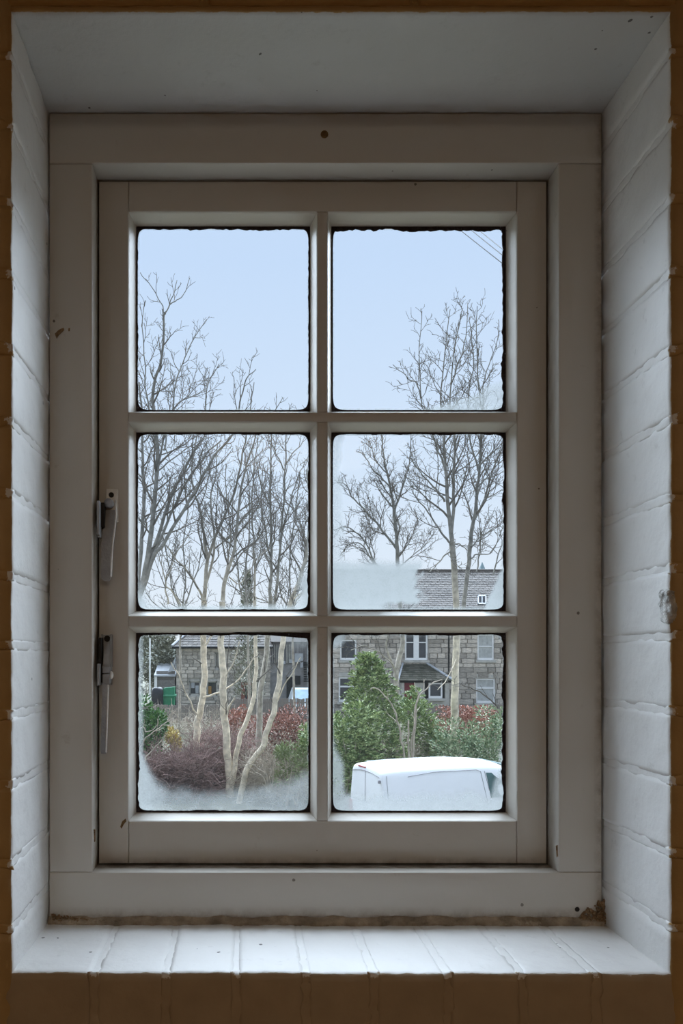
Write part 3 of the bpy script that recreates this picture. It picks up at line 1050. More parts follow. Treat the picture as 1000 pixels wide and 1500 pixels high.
# ------------------------------------------------------------------ the ground outside
b = MB()
ys_ = [1.2, 8, 15.5, 24.5] + list(np.linspace(26, 41, 11)) + [60, 100, 600]
V, Fc = [], []
xs_ = [-400, -40, -15, -5, 0, 5, 10, 16, 25, 60, 400]
for Y in ys_:
    for x in xs_:
        V.append((x, Y, ground_z(Y) - (.0 if Y > 24.5 else .02) + (0.12 * mnoise.noise(Vector((x * .3, Y * .3, 0))) if 26 < Y < 40 else 0)))
n = len(xs_)
Fc = [(i * n + j, i * n + j + 1, (i + 1) * n + j + 1, (i + 1) * n + j) for i in range(len(ys_) - 1) for j in range(n - 1)]
b.add(V, Fc)
tag(b.build('ground', M_GROUND), kind='structure')
b = MB()
V, Fc = [], []
for i in range(61):
    x = -420 + 14 * i
    hgt = 11 + 2.2 * mnoise.noise(Vector((x * .02, 0, 0))) + 1.2 * mnoise.noise(Vector((x * .11, 4, 0)))
    V += [(x, 250, 0), (x, 275, hgt), (x, 420, hgt)]
for i in range(60):
    a = i * 3
    Fc += [(a, a + 3, a + 4, a + 1), (a + 1, a + 4, a + 5, a + 2)]
b.add(V, Fc)
tag(b.build('hills', mat('distant_woods', (0.10, 0.11, 0.09), 0.95, var=0.35, scale=.4)), kind='structure')
b = MB(); b.box(-60, 60, 9, 23.6, -.1, 0.0)
tag(b.build('road', M_ROAD), kind='structure')

# ------------------------------------------------------------------ houses
STONES = []
for i in range(6):
    V, Fc = rough_box(-.5, .5, -.5, .5, -.5, .5, 3, 1, 3, 0.06, 0.05, i * 3.3 + 1, scale=2.2)
    me = bpy.data.meshes.new('stone')
    me.from_pydata([tuple(v) for v in V], [], Fc)
    STONES.append(me)


def stone_wall(parent, x0, x1, z0, z1, Yw, holes, m, hmin, hmax, lmin, lmax, limit, seed, visible=None):
    """coursed rubble: every block a stone of its own, the small ones past the limit in one mesh"""
    r = random.Random(seed)
    cells = []
    z = z0
    while z < z1 - .05:
        h = min(r.uniform(hmin, hmax), z1 - z)
        x = x0 - r.random() * lmin
        while x < x1:
            w = r.uniform(lmin, lmax)
            if r.random() < .12: w *= .55
            a, c = max(x, x0), min(x + w, x1)
            x += w
            for hx0, hx1, hz0, hz1 in holes:
                if z + h > hz0 + .03 and z < hz1 - .03:
                    if a < hx0 < c and c <= hx1: c = hx0
                    elif hx0 <= a < hx1 < c: a = hx1
                    elif a >= hx0 and c <= hx1: c = a
                    elif a < hx0 and c > hx1:
                        cells.append((a, hx0, z, z + h)); a = hx1
            if c - a > .07: cells.append((a, c, z, z + h))
        z += h
    cells.sort(key=lambda k: -((k[1] - k[0]) * (k[3] - k[2])) * (1 if not visible or visible(k) else .01))
    for i, (a, c, d, e_) in enumerate(cells[:limit]):
        me = STONES[r.randrange(6)]
        if not me.materials: me.materials.append(M_STONE)
        if m is not M_STONE:
            me = m_copy(me, m)
        o = bpy.data.objects.new('stone', me)
        C.objects.link(o)
        dep = .12 + r.uniform(-.02, .03)
        o.location = ((a + c) / 2, Yw - dep / 2 + .05, (d + e_) / 2)
        o.scale = (c - a - .022, dep, e_ - d - .02)
        adopt(o, parent)
    if len(cells) > limit:
        b = MB()
        for a, c, d, e_ in cells[limit:]:
            b.box(a + .011, c - .011, Yw - .05 - r.uniform(0, .03), Yw + .05, d + .01, e_ - .01, bev=.02)
        tag(b.build('small_stones', m, parent), kind='stuff')


_cp = {}
def m_copy(me, m):
    k = (me.name, m.name)
    if k not in _cp:
        n_ = me.copy(); n_.materials.clear(); n_.materials.append(m); _cp[k] = n_
    return _cp[k]


def wall_with_holes(mb, x0, x1, y0, y1, z0, z1, holes):
    xs = sorted({x0, x1} | {h[0] for h in holes} | {h[1] for h in holes})
    zs = sorted({z0, z1} | {h[2] for h in holes} | {h[3] for h in holes})
    for a, c in zip(xs, xs[1:]):
        for d, e_ in zip(zs, zs[1:]):
            mx, mz = (a + c) / 2, (d + e_) / 2
            if any(h[0] < mx < h[1] and h[2] < mz < h[3] for h in holes): continue
            mb.box(a, c, y0, y1, d, e_)


def slates(mb_parent, name, A, B_, C_, D, rows, wid, m, seed, th=.02):
    """slates laid from the eaves A-B up to the ridge D-C, rows overlap"""
    r = random.Random(seed)
    A, B_, C_, D = map(Vector, (A, B_, C_, D))
    nrm = (B_ - A).cross(D - A).normalized()
    if nrm.z < 0: nrm = -nrm
    mb = MB()
    for i in range(rows):
        t0, t1 = i / rows, min((i + 1.25) / rows, 1)
        L0, R0, L1, R1 = A.lerp(D, t0), B_.lerp(C_, t0), A.lerp(D, t1), B_.lerp(C_, t1)
        k = max(1, int((R0 - L0).length / wid))
        sh = .5 * (i % 2)
        for j in range(-1, k + 1):
            u0, u1 = (j + sh + .03) / k, (j + 1 + sh - .03) / k
            u0, u1 = max(u0, 0), min(u1, 1)
            if u1 - u0 < .2 / k: continue
            jit = r.uniform(-.006, .006)
            p = [L0.lerp(R0, u0), L0.lerp(R0, u1), L1.lerp(R1, u1), L1.lerp(R1, u0)]
            up = [nrm * (th * 1.6 + jit), nrm * (th * 1.6 + jit), nrm * (th * .2), nrm * (th * .2)]
            v = [a + d for a, d in zip(p, up)] + [a + d - nrm * th for a, d in zip(p, up)]
            mb.add(v, [(0, 1, 2, 3), (0, 4, 5, 1), (1, 5, 6, 2), (3, 7, 4, 0)])
    o = mb.build(name, m, mb_parent)
    tag(o, kind='stuff')
    return o


def house_window(parent, x0, x1, z0, z1, Yw, style, glass, label=None):
    """white frame set in the wall, panes and a stone sill of its own"""
    fw = .09
    b = MB()
    y0, y1 = Yw + .04, Yw + .14
    b.box(x0, x0 + fw, y0, y1, z0, z1); b.box(x1 - fw, x1, y0, y1, z0, z1)
    b.box(x0 + fw, x1 - fw, y0, y1, z1 - fw, z1); b.box(x0 + fw, x1 - fw, y0 - .02, y1, z0, z0 + fw * 1.5)
    cells = [(x0 + fw, x1 - fw, z0 + fw * 1.5, z1 - fw)]
    zi0, zi1, xi0, xi1 = z0 + fw * 1.5, z1 - fw, x0 + fw, x1 - fw
    if style == 'sash':
        zm = zi0 + (zi1 - zi0) * .52
        b.box(xi0, xi1, y0 + .01, y1, zm - .035, zm + .035)
        cells = [(xi0, xi1, zi0, zm - .035), (xi0, xi1, zm + .035, zi1)]
    if style == 'toplight':
        zm = zi0 + (zi1 - zi0) * .62
        b.box(xi0, xi1, y0 + .01, y1, zm - .05, zm + .05)
        cells = [(xi0, xi1, zi0, zm - .05), (xi0, xi1, zm + .05, zi1)]
    if style == 'pair':
        xm, zm = (xi0 + xi1) / 2, zi0 + (zi1 - zi0) * .62
        b.box(xm - .16, xm + .16, y0 - .02, y1, zi0, zi1)
        b.box(xi0, xm - .16, y0 + .01, y1, zm - .03, zm + .03); b.box(xm + .16, xi1, y0 + .01, y1, zm - .03, zm + .03)
        cells = [(xi0, xm - .16, zi0, zm - .03), (xi0, xm - .16, zm + .03, zi1), (xm + .16, xi1, zi0, zm - .03), (xm + .16, xi1, zm + .03, zi1)]
    w = b.build('window_frame', M_UPVC, parent)
    if label: w['label'] = label
    for a, c, d, e_ in cells:
        p = MB(); p.box(a - .004, c + .004, y1 - .05, y1 - .03, d - .004, e_ + .004)
        if glass is M_NET:
            k = 3
            for t in range(1, k):
                x = a + (c - a) * t / k
                p.box(x - .012, x + .012, y1 - .065, y1 - .05, d, e_)
        p.build('pane', glass, w)
    s_ = MB(); s_.box(x0 - .12, x1 + .12, Yw - .14, Yw + .1, z0 - .16, z0 - .005, bev=.015)
    s_.build('stone_sill', M_DRESSED, parent)


YH = 48.0
hx = lambda px, Y=YH: (px - VX) / F * Y
hz = lambda py, Y=YH: H - (py - VY) / F * Y
GH = 1.3
rh = empty('stone_house', (hx(610), YH, GH), label='tall grey stone house with slate roof behind the evergreen shrubs', cat='house')
hx0, hx1 = hx(470), hx(900)
zE, zR = hz(893), H + (VY - 837) / F * 52.0
W = {  # px0, px1, py_top, py_bottom, style, glass
    'a': (498, 522, 937, 967, 'plain', M_PANE), 'b': (593, 626, 925, 967, 'pair', M_PANE), 'c': (699, 723, 929, 967, 'sash', M_NET),
    'd': (697, 725, 994, 1030, 'toplight', M_NET), 'e': (496, 524, 992, 1028, 'toplight', M_PANE)}
holes = [(hx(a), hx(c), hz(e_), hz(d)) for a, c, d, e_, _, _ in W.values()]
porch_hole = (hx(592), hx(655), GH, hz(985))
b = MB()
wall_with_holes(b, hx0, hx1, YH + .03, YH + .4, GH, zE, holes)
b.box(hx0, hx0 + .4, YH + .4, 56, GH, zE); b.box(hx1 - .4, hx1, YH + .4, 56, GH, zE); b.box(hx0, hx1, 55.6, 56, GH, zE)
b.build('mortar_core', M_LIME, rh)
hs = [(h[0] - .0, h[1] + .0, h[2] - .16, h[3] + .0) for h in holes] + [porch_hole]
stone_wall(rh, hx0, hx1, GH, zE - .1, YH, hs, M_STONE, .20, .36, .35, 1.05, 298, 11, visible=lambda k: k[0] < hx(742))
for k, (a, c, d, e_, st, gm) in W.items():
    house_window(rh, hx(a), hx(c), hz(e_), hz(d), YH, st, gm)
    lb = MB(); lb.box(hx(a) - .2, hx(c) + .2, YH - .05, YH + .1, hz(d) + .01, hz(d) + .3, bev=.02); lb.build('lintel', M_DRESSED, rh)
b = MB()
b.prism([(hx0 - .2, YH - .35, zE - .08), (hx0 - .2, 52, zR), (hx0 - .2, 56.35, zE - .08)], (hx1 - hx0 + .4, 0, 0))
b.build('roof_boards', M_SLATE, rh)
slates(rh, 'slates', (hx0 - .25, YH - .45, zE - .12), (hx1 + .25, YH - .45, zE - .12), (hx1 + .25, 52, zR + .02), (hx0 - .25, 52, zR + .02), 22, .34, M_SLATE, 4)
b = MB(); b.tube([(hx0 - .25, 52, zR + .05), (hx1 + .25, 52, zR + .05)], [.11, .11], 8); b.build('ridge_tile', M_SLATE, rh)
b = MB(); b.tube([(hx0 - .2, YH - .5, zE - .16), (hx1 + .2, YH - .5, zE - .16)], [.07, .07], 8); b.build('gutter', M_BLACK, rh)
# skylight in the slope
def roof_pt(px, t, lift=.06):
    Yr = (YH - .45) + (52 - YH + .45) * t
    z = (zE - .12) + (zR + .14 - zE) * t + lift
    return Vector(((px - VX) / F * Yr, Yr, z))
b = MB()
t0, t1 = .14, .36
for pa, pb, ta, tb in ((699.5, 701, t0, t1), (710.5, 712, t0, t1), (699.5, 712, t0, t0 + .03), (699.5, 712, t1 - .03, t1), (705.2, 706.2, t0, t1)):
    v = [roof_pt(pa, ta, .04), roof_pt(pb, ta, .04), roof_pt(pb, tb, .04), roof_pt(pa, tb, .04)]
    b.prism(v, (0, -.02, .03))
w = b.build('skylight', M_LEAD, rh)
b = MB(); b.prism([roof_pt(701, t0, .05), roof_pt(711, t0, .05), roof_pt(711, t1, .05), roof_pt(701, t1, .05)], (0, -.006, .01)); b.build('pane', mat('matt_dark_glass', (.03, .033, .04), .85, spec=.08), w)
# porch with a small hipped roof
YPc = 46.4
px_ = lambda p: (p - VX) / F * YPc
pz = lambda p: H - (p - VY) / F * YPc
b = MB()
b.box(px_(588), px_(592), YPc, YH, GH, pz(998)); b.box(px_(652), px_(658), YPc, YH, GH, pz(998)); b.box(px_(608), px_(622), YPc, YPc + .3, GH, pz(998)); b.box(px_(622), px_(652), YPc, YPc + .3, GH, pz(1024))
b.build('porch_wall', M_DRESSED, rh)
b = MB(); b.box(px_(592), px_(608), YPc + .12, YPc + .2, GH, pz(998)); b.build('porch_door', M_REDDOOR, rh)
house_window(rh, px_(628), px_(648), pz(1023), pz(1000), YPc, 'plain', M_PANE)
b = MB(); b.box(px_(586), px_(660), YPc - .06, YPc + .1, pz(1000), pz(996.5)); b.build('porch_fascia', M_BLACK, rh)
A, B_ = Vector((px_(582), YPc - .2, pz(997))), Vector((px_(662), YPc - .2, pz(997)))
Cc, D = Vector((hx(624), YH, hz(972))), Vector((hx(590), YH, hz(972)))
slates(rh, 'porch_slates', A, B_, Cc, D, 9, .28, M_SLATE2, 6)
b = MB(); b.add([A, B_, Cc, D, B_ + Vector((0, 1.7, 0)), A + Vector((0, 1.7, 0))], [(0, 1, 2, 3), (1, 4, 2), (0, 3, 5), (0, 5, 4, 1), (3, 2, 4, 5)]); b.build('porch_roof', M_SLATE2, rh)
b = MB(); b.tube([B_ + Vector((0, -.02, .05)), Cc + Vector((0, 0, .05))], [.075, .075], 6); b.tube([A + Vector((0, -.02, .05)), D + Vector((0, 0, .05))], [.06, .06], 6); b.build('hip_flashing', M_LEAD, rh)
b = MB(); b.tube([(hx(656.5), YH - .1, GH), (hx(656.5), YH - .1, zE - .2)], [.045, .045], 8); b.build('downpipe', M_BLACK, rh)
for i, px in enumerate((520, 700)):
    b = MB(); b.box(hx(px) * 52 / 48 - .5, hx(px) * 52 / 48 + .5, 53.4, 54.2, zR - 1.2, zR - .3); b.build('chimney', M_DRESSED, rh)

# ---- cottage on the left
YC = 50.0
cx_ = lambda px: hx(px, YC)
cz2 = lambda py: hz(py, YC)
ch = empty('stone_cottage', (cx_(330), YC, GH), label='low stone cottage with hipped slate roof behind the bare trees', cat='house')
c0, c1, zEc, zRc = cx_(258), cx_(396), cz2(946), cz2(896)
choles = {'slot': (315, 320, 956, 978), 'w1': (277, 293, 998, 1018), 'w2': (303, 318, 998, 1019), 'door': (353, 371, 999, 1036)}
hl = [(cx_(a), cx_(c), cz2(e_), cz2(d)) for a, c, d, e_ in choles.values()]
b = MB(); wall_with_holes(b, c0, c1, YC + .03, YC + .4, GH - .3, zEc, hl)
b.box(c0, c0 + .4, YC + .4, YC + 6, GH - .3, zEc)
b.box(c0 + .4, c1, YC + 1.2, YC + 1.3, GH, zEc)
b.build('mortar_core', M_LIME, ch)
stone_wall(ch, c0, c1, GH - .3, zEc - .02, YC, hl, M_STONE2, .16, .28, .3, .85, 298, 21)
for nme, lab in (('slot', 'window_frame'), ('w1', 'window_frame'), ('w2', 'window_frame')):
    a, c, d, e_ = choles[nme]
    b = MB(); x0, x1, z0, z1 = cx_(a), cx_(c), cz2(e_), cz2(d)
    for q4 in ((x0, x0 + .07, z0, z1), (x1 - .07, x1, z0, z1), (x0, x1, z0, z0 + .08), (x0, x1, z1 - .07, z1)):
        b.box(q4[0], q4[1], YC + .1, YC + .2, q4[2], q4[3])
    w = b.build('window_frame', M_DRESSED, ch)
    b = MB(); b.box(x0, x1, YC + .2, YC + .22, z0, z1); b.build('pane', M_PANE, w)
    if nme == 'w1':
        b = MB(); b.box(x0 + .1, x0 + .34, YC + .14, YC + .18, z0 + .42, z0 + .78, bev=.02); b.box(x0 + .38, x0 + .6, YC + .14, YC + .18, z0 + .1, z0 + .6, bev=.02); b.build('window_sticker', M_LEAD, w)
    if nme == 'w2':
        b = MB(); b.box(x0 + .08, x0 + .28, YC + .14, YC + .18, z0 + .1, z0 + .6, bev=.03); b.build('amber_curtain', mat('amber_cloth', (.42, .24, .08), .8), w)
a, c, d, e_ = choles['door']
b = MB(); b.box(cx_(a), cx_(c), YC + .15, YC + .25, cz2(e_), cz2(d)); dr = b.build('cottage_door', M_TERRA, ch)
b = MB(); b.box(cx_(359), cx_(362), YC + .1, YC + .15, cz2(1024), cz2(1005)); b.box(cx_(366), cx_(369), YC + .1, YC + .15, cz2(1022), cz2(1005)); b.build('door_pane', M_PANE, dr)
rx0, rx1, yr = c0 - .25, c1 + .15, YC + 3.2
hipx = c0 + 2.0
A, B_, Cc, D = (rx0, YC - .3, zEc - .06), (rx1, YC - .3, zEc - .06), (rx1, yr, zRc), (hipx, yr, zRc)
b = MB(); b.add([A, B_, Cc, D, (rx1, YC + 6.7, zEc - .06), (rx0, YC + 6.7, zEc - .06)], [(0, 1, 2, 3), (0, 3, 5), (3, 2, 4, 5), (0, 5, 4, 1), (1, 4, 2)])
b.build('roof_boards', M_SLATE, ch)
slates(ch, 'slates', A, B_, Cc, D, 14, .3, M_SLATE, 8)
b = MB(); b.tube([Vector(A) + Vector((0, 0, .06)), Vector(D) + Vector((0, 0, .06))], [.08, .08], 6); b.build('hip_flashing', M_LEAD, ch)
b = MB(); b.tube([(rx0, YC - .36, zEc - .1), (rx1, YC - .36, zEc - .1)], [.07, .07], 8); b.build('gutter', M_BLACK, ch)

# ---- timber-clad extension with tall dark glazing, right of the cottage
ex = empty('timber_extension', (cx_(425), YC + .2, GH), label='grey boarded extension with tall dark glazing beside the stone cottage', cat='building')
e0, e1 = cx_(396.5), cx_(462)
b = MB(); b.box(e0, e1, YC + .35, YC + 5, GH - .3, cz2(938)); b.build('core_wall', mat('extension_wall', (.30, .29, .29), .9, var=.2, scale=3), ex)
r2 = random.Random(5)
x = e0
while x < e1 - .1:
    b = MB(); b.box(x, x + .15, YC + .28 - r2.uniform(0, .03), YC + .36, cz2(972), cz2(940)); o = b.build('board', mat('ext_board', (.24, .23, .235), .9, obj_rand=.3) if x == e0 else bpy.data.materials['ext_board'], ex)
    x += .165
for a, c in ((399, 410), (420, 427)):
    b = MB(); b.box(cx_(a), cx_(c), YC + .2, YC + .3, cz2(971), cz2(944))
    w = b.build('tall_window', M_PANE, ex)
    b = MB()
    for t in range(5):
        xx = cx_(a) + (cx_(c) - cx_(a)) * t / 4
        b.box(xx - .018, xx + .018, YC + .17, YC + .2, cz2(971), cz2(944))
    b.build('window_bar', M_DRESSED, w)
for a, c, d, e_ in ((414, 418, 968, 973), (424, 429, 966, 971), (432, 444, 957, 970), (440, 444, 968, 978)):
    b = MB(); b.box(cx_(a), cx_(c), YC + .16, YC + .28, cz2(e_), cz2(d)); b.build('white_vent', M_LEAD, ex)
for a, c, d, e_ in ((420, 430, 992, 1024), (432, 440, 990, 1003)):
    b = MB(); b.box(cx_(a), cx_(c), YC + .2, YC + .36, cz2(e_), cz2(d)); b.build('garage_opening', M_BLACK, ex)
b = MB()
for i in range(9):
    b.box(cx_(445), cx_(454), YC + .18, YC + .24, cz2(999 - i * 3.4), cz2(997 - i * 3.4))
b.build('louvre', M_BLACK, ex)
b = MB(); b.prism([(e0, YC - .1, cz2(940)), (e0, YC + 2.6, cz2(902)), (e0, YC + 5.2, cz2(940))], (e1 - e0, 0, 0)); b.build('roof', M_SLATE, ex)

# ---- little porch lean-to and shed left of the cottage
sh = empty('garden_shed', (cx_(238), YC, GH), label='dark boarded shed with white corner post and pale sloping roof', cat='shed')
for i in range(9):
    za = cz2(1022) + i * .19
    b = MB(); b.box(cx_(229), cx_(256), YC + .02 - .01 * (i % 2), YC + .08, za, za + .18); b.build('board', mat('shed_board', (.20, .19, .18), .9, obj_rand=.25) if i == 0 else bpy.data.materials['shed_board'], sh)
b = MB(); b.box(cx_(229), cx_(256), YC + .08, YC + 2, GH, cz2(988)); b.build('shed_wall', M_BLACK, sh)
b = MB(); b.box(cx_(226), cx_(230), YC - .06, YC + .06, GH - .1, cz2(990)); b.build('corner_post', M_UPVC, sh)
b = MB(); b.prism([(cx_(226), YC - .2, cz2(989)), (cx_(226), YC + 2.2, cz2(972)), (cx_(226), YC + 2.2, cz2(974)), (cx_(226), YC - .2, cz2(991))], (cx_(257.5) - cx_(226), 0, 0)); b.build('shed_roof', M_LEAD, sh)
b = MB(); b.prism([(cx_(246), YC - .3, cz2(985)), (cx_(257.6), YC - .3, cz2(962)), (cx_(257.6), YC - .3, cz2(981))], (0, .25, 0)); b.build('lean_to_gable', M_LEAD, sh)
b = MB(); b.tube([P(219.5, 1030, 46), P(219.5, 935, 46)], [.045, .045], 8)
lpole = b.build('clothes_pole', M_UPVC); tag(lpole, 'thin white pole standing left of the dark shed', 'pole')
lpole_low = ground_z(46)
for v in lpole.data.vertices:
    if v.co.z < 2.5: v.co.z = lpole_low

# ---- church spire far away
b = MB()
c = P(706, 842, 170)
b.lathe([(1.3, 0), (1.3, 1.2), (.8, 1.6), (.02, 3.4)], Matrix.Translation((c.x, c.y, c.z - .6)), 8)
b.lathe([(1.25, -(c.z - .6) + 1), (1.25, 0.02)], Matrix.Translation((c.x, c.y, c.z - .6)), 8)
tag(b.build('church_spire', M_SPIRE), 'tiny grey-blue church spire showing over the slate ridge', 'spire')

# ------------------------------------------------------------------ fences
def fence(name, pa, pb, Y, ytop, ybot, label, seed):
    r = random.Random(seed)
    x0, x1 = (pa - VX) / F * Y, (pb - VX) / F * Y
    zt, zb = H - (ytop - VY) / F * Y, H - (ybot - VY) / F * Y
    gz = ground_z(Y)
    f = empty(name, ((x0 + x1) / 2, Y, gz), label=label, cat='fence')
    me = None
    b = MB(); b.box(-.05, .05, -.01, .01, 0, 1, bev=.004)
    x = x0
    k = 0
    while x < x1:
        h = zt + r.uniform(-.03, .03) - gz
        if me is None:
            o = b.build('board', M_FENCE); me = o.data
        else:
            o = bpy.data.objects.new('board', me); C.objects.link(o)
        o.location = (x, Y + r.uniform(-.008, .008), gz + .02)
        o.scale = (1.05, 1, h)
        o.rotation_euler = (0, R(r.uniform(-1, 1)), 0)
        adopt(o, f)
        x += .12
        k += 1
        if k % 16 == 1:
            p = MB(); p.box(x - .05, x + .05, Y + .06, Y + .16, gz - .1, zt + .05); p.build('post', M_FENCE, f)
    for t in (.25, .8):
        p = MB(); z = gz + (zt - gz) * t; p.box(x0, x1, Y + .012, Y + .06, z, z + .08); p.build('rail', M_FENCE, f)
    return f


fence('board_fence', 120, 345, 41, 1033, 1062, 'weathered vertical board fence in front of the stone cottage', 1)
fence('board_fence', 345, 478, 41.4, 1024, 1062, 'grey board fence behind the red-leaved hedge beside the parked car', 3)
fence('board_fence', 590, 840, 41, 1034, 1056, 'brown board fence in front of the tall stone house', 2)

# ------------------------------------------------------------------ bin, bag, car
bn = empty('wheelie_bin', (*P(243, 1020, 43.5).xy, ground_z(43.5)), label='green wheelie bin by the dark shed', cat='bin')
bx, by = P(243, 1020, 43.5).xy
bz = ground_z(43.5)
zt = H - (1019 - VY) / F * 43.5
b = MB()
V = [(bx - .38, by - .3, bz), (bx + .38, by - .3, bz), (bx + .38, by + .3, bz), (bx - .38, by + .3, bz), (bx - .52, by - .38, zt), (bx + .52, by - .38, zt), (bx + .52, by + .38, zt), (bx - .52, by + .38, zt)]
b.add(V, [(0, 3, 2, 1), (0, 1, 5, 4), (1, 2, 6, 5), (2, 3, 7, 6), (3, 0, 4, 7), (4, 5, 6, 7)]); b.build('bin_body', M_BIN, bn)
b = MB(); b.box(bx - .56, bx + .56, by - .43, by + .4, zt - .06, zt + .06, bev=.02); b.build('rim', M_BIN, bn)
b = MB(); b.prism([(bx - .45, by - .36, zt + .06), (bx + .5, by - .36, zt + .06), (bx + .5, by - .3, zt + .5), (bx - .1, by - .3, zt + .42)], (0, .6, 0)); b.build('lid', M_BIN, bn)
for sx in (-.3, .3):
    b = MB(); b.lathe([(.12, -.04), (.12, .04)], Matrix.Translation((bx + sx, by + .34, bz + .12)) @ Matrix.Rotation(R(90), 4, 'Y'), 12); b.build('wheel', M_BLACK, bn)
bg = P(231, 1012, 43.2)
V, Fc = rough_box(bg.x - .33, bg.x + .33, bg.y - .3, bg.y + .3, ground_z(43.2), bg.z + .2, 6, 5, 8, .25, .09, 2.2, scale=3)
b = MB(); b.add(V, Fc)
tag(b.build('rubbish_bag', M_BAG, smooth=True), 'tall black rubbish sack left of the green bin', 'bag')

cr_x, cr_y = P(446, 1020, 44.5).xy
cg = ground_z(44.5)
car = empty('parked_car', (cr_x, cr_y, cg), label='silver car with pale windscreen parked beyond the board fence', cat='car')
zt = H - (1008 - VY) / F * 43.6
hcar = zt - cg
b = MB()
prof = [(-2.0, .35), (-2.05, .75), (-1.2, .92), (-.55, hcar - .04), (.3, hcar), (1.25, hcar - .03), (1.95, .95), (2.0, .4), (2.0, .25), (-2.0, .25)]
for (wa, pr) in ((.85, prof),):
    n = len(pr)
    V = []
    for s_ in (-1, 1):
        for y_, z_ in pr:
            ww = wa if z_ < 1.0 else wa * .8
            V.append((cr_x + s_ * ww, cr_y - .6 + y_, cg + z_))
    Fc = [tuple(range(n)), tuple(range(2 * n - 1, n - 1, -1))] + [(i, n + i, n + (i + 1) % n, (i + 1) % n) for i in range(n)]
    b.add(V, Fc)
b.build('car_body', M_CAR, car)
b = MB(); A = [Vector((cr_x + s_ * w_, cr_y - .6 + y_ - .02, cg + z_ + .02)) for s_, w_, y_, z_ in ((-1, .72, -1.12, .96), (1, .72, -1.12, .96), (1, .62, -.6, hcar - .1), (-1, .62, -.6, hcar - .1))]
b.prism(A, (0, -.01, .012)); b.build('windscreen', M_CARGL, car)
for s_ in (-1, 1):
    for y_ in (-1.35, 1.25):
        b = MB(); b.lathe([(.31, -.1), (.33, -.06), (.33, .06), (.31, .1)], Matrix.Translation((cr_x + s_ * .76, cr_y - .6 + y_, cg + .33)) @ Matrix.Rotation(R(90), 4, 'Y'), 16); b.build('wheel', M_BLACK, car)
    b = MB(); b.box(cr_x + s_ * .58 - .16, cr_x + s_ * .58 + .16, cr_y - 2.69, cr_y - 2.6, cg + .62, cg + .76, bev=.02); b.build('headlamp', M_LEAD, car)

# ------------------------------------------------------------------ the white van
van_h = math.atan2(.314, .947)
VL, VW = 4.9, 1.92
# rear near top corner stands at about (3.51, 19.4)
fwd = Vector((math.cos(van_h), math.sin(van_h), 0)); lat = Vector((-math.sin(van_h), math.cos(van_h), 0))   # lat: away from us
org = Vector((3.51, 19.4, 0)) - fwd * .10 + lat * .84
van = empty('van', (org.x, org.y, 0), label='white panel van parked below the window', cat='van')
VM = Matrix((((fwd.x), lat.x, 0, org.x), (fwd.y, lat.y, 0, org.y), (0, 0, 1, 0), (0, 0, 0, 1)))
# cross-sections: x along the van, half widths at sill / waist / roof edge, heights
ST = [  # x, sill z, waist z, shoulder z, roof z, half waist, half shoulder
    (0.00, .45, 1.00, 1.70, 1.80, .90, .76), (0.05, .40, 1.00, 1.78, 1.92, .94, .79), (0.16, .36, 1.00, 1.81, 1.955, .955, .80), (0.9, .34, 1.0, 1.83, 1.985, .96, .81), (1.8, .34, 1.0, 1.835, 1.995, .96, .81),
    (2.7, .34, 1.0, 1.83, 1.99, .96, .81), (3.4, .34, 1.0, 1.80, 1.955, .96, .80), (3.72, .34, 1.02, 1.75, 1.88, .955, .77), (4.08, .34, 1.02, 1.50, 1.60, .95, .72), (4.42, .34, 1.0, 1.12, 1.18, .94, .70),
    (4.8, .34, .88, .98, 1.04, .92, .70), (5.08, .36, .72, .84, .88, .84, .64), (5.2, .42, .6, .7, .74, .70, .5)]
V, Fc = [], []
def ring(st):
    x, z0, zw, zs_, zr, hw_, hs_ = st
    half = [(-hw_ + .03, z0), (-hw_, zw * .8), (-hw_, zw), (-hw_ + (hw_ - hs_) * .55, zw + (zs_ - zw) * .62), (-hs_ - .02, zs_ - .03), (-hs_ + .03, zs_ + .04), (-hs_ + .12, zs_ + (zr - zs_) * .62), (-hs_ * .55, zr - .018), (0, zr)]
    return [(x, a, z) for a, z in half] + [(x, -a, z) for a, z in half[-2::-1]]
for st in ST: V += ring(st)
m = len(ring(ST[0]))
for i in range(len(ST) - 1):
    for j in range(m):
        k = (j + 1) % m
        Fc.append((i * m + j, (i + 1) * m + j, (i + 1) * m + k, i * m + k))
Fc += [tuple(range(m)), tuple(range(len(ST) * m - 1, (len(ST) - 1) * m - 1, -1))]
b = MB(); b.add([VM @ Vector(v) for v in V], Fc)
body = b.build('body', M_VAN, van, smooth=True)
md = body.modifiers.new('smooth', 'SUBSURF'); md.levels = 2; md.render_levels = 2
es = body.modifiers.new('split', 'EDGE_SPLIT'); es.split_angle = R(40)


def side_pt(x, z, s_=-1, lift=.012):
    """a point on the van's flank"""
    for a, c in zip(ST, ST[1:]):
        if a[0] <= x <= c[0]:
            t = (x - a[0]) / (c[0] - a[0]); st = [a[i] + (c[i] - a[i]) * t for i in range(7)]; break
    _, z0, zw, zs_, zr, hw_, hs_ = st
    pr = [(z0, hw_ - .03), (zw * .8, hw_), (zw, hw_), (zw + (zs_ - zw) * .62, hw_ - (hw_ - hs_) * .55), (zs_ - .03, hs_ + .02), (zs_ + .04, hs_ - .03)]
    for (za, wa), (zb, wb) in zip(pr, pr[1:]):
        if za <= z <= zb: w_ = wa + (wb - wa) * (z - za) / (zb - za); break
    else: w_ = hs_
    return VM @ Vector((x, s_ * (w_ + lift - .012), z))


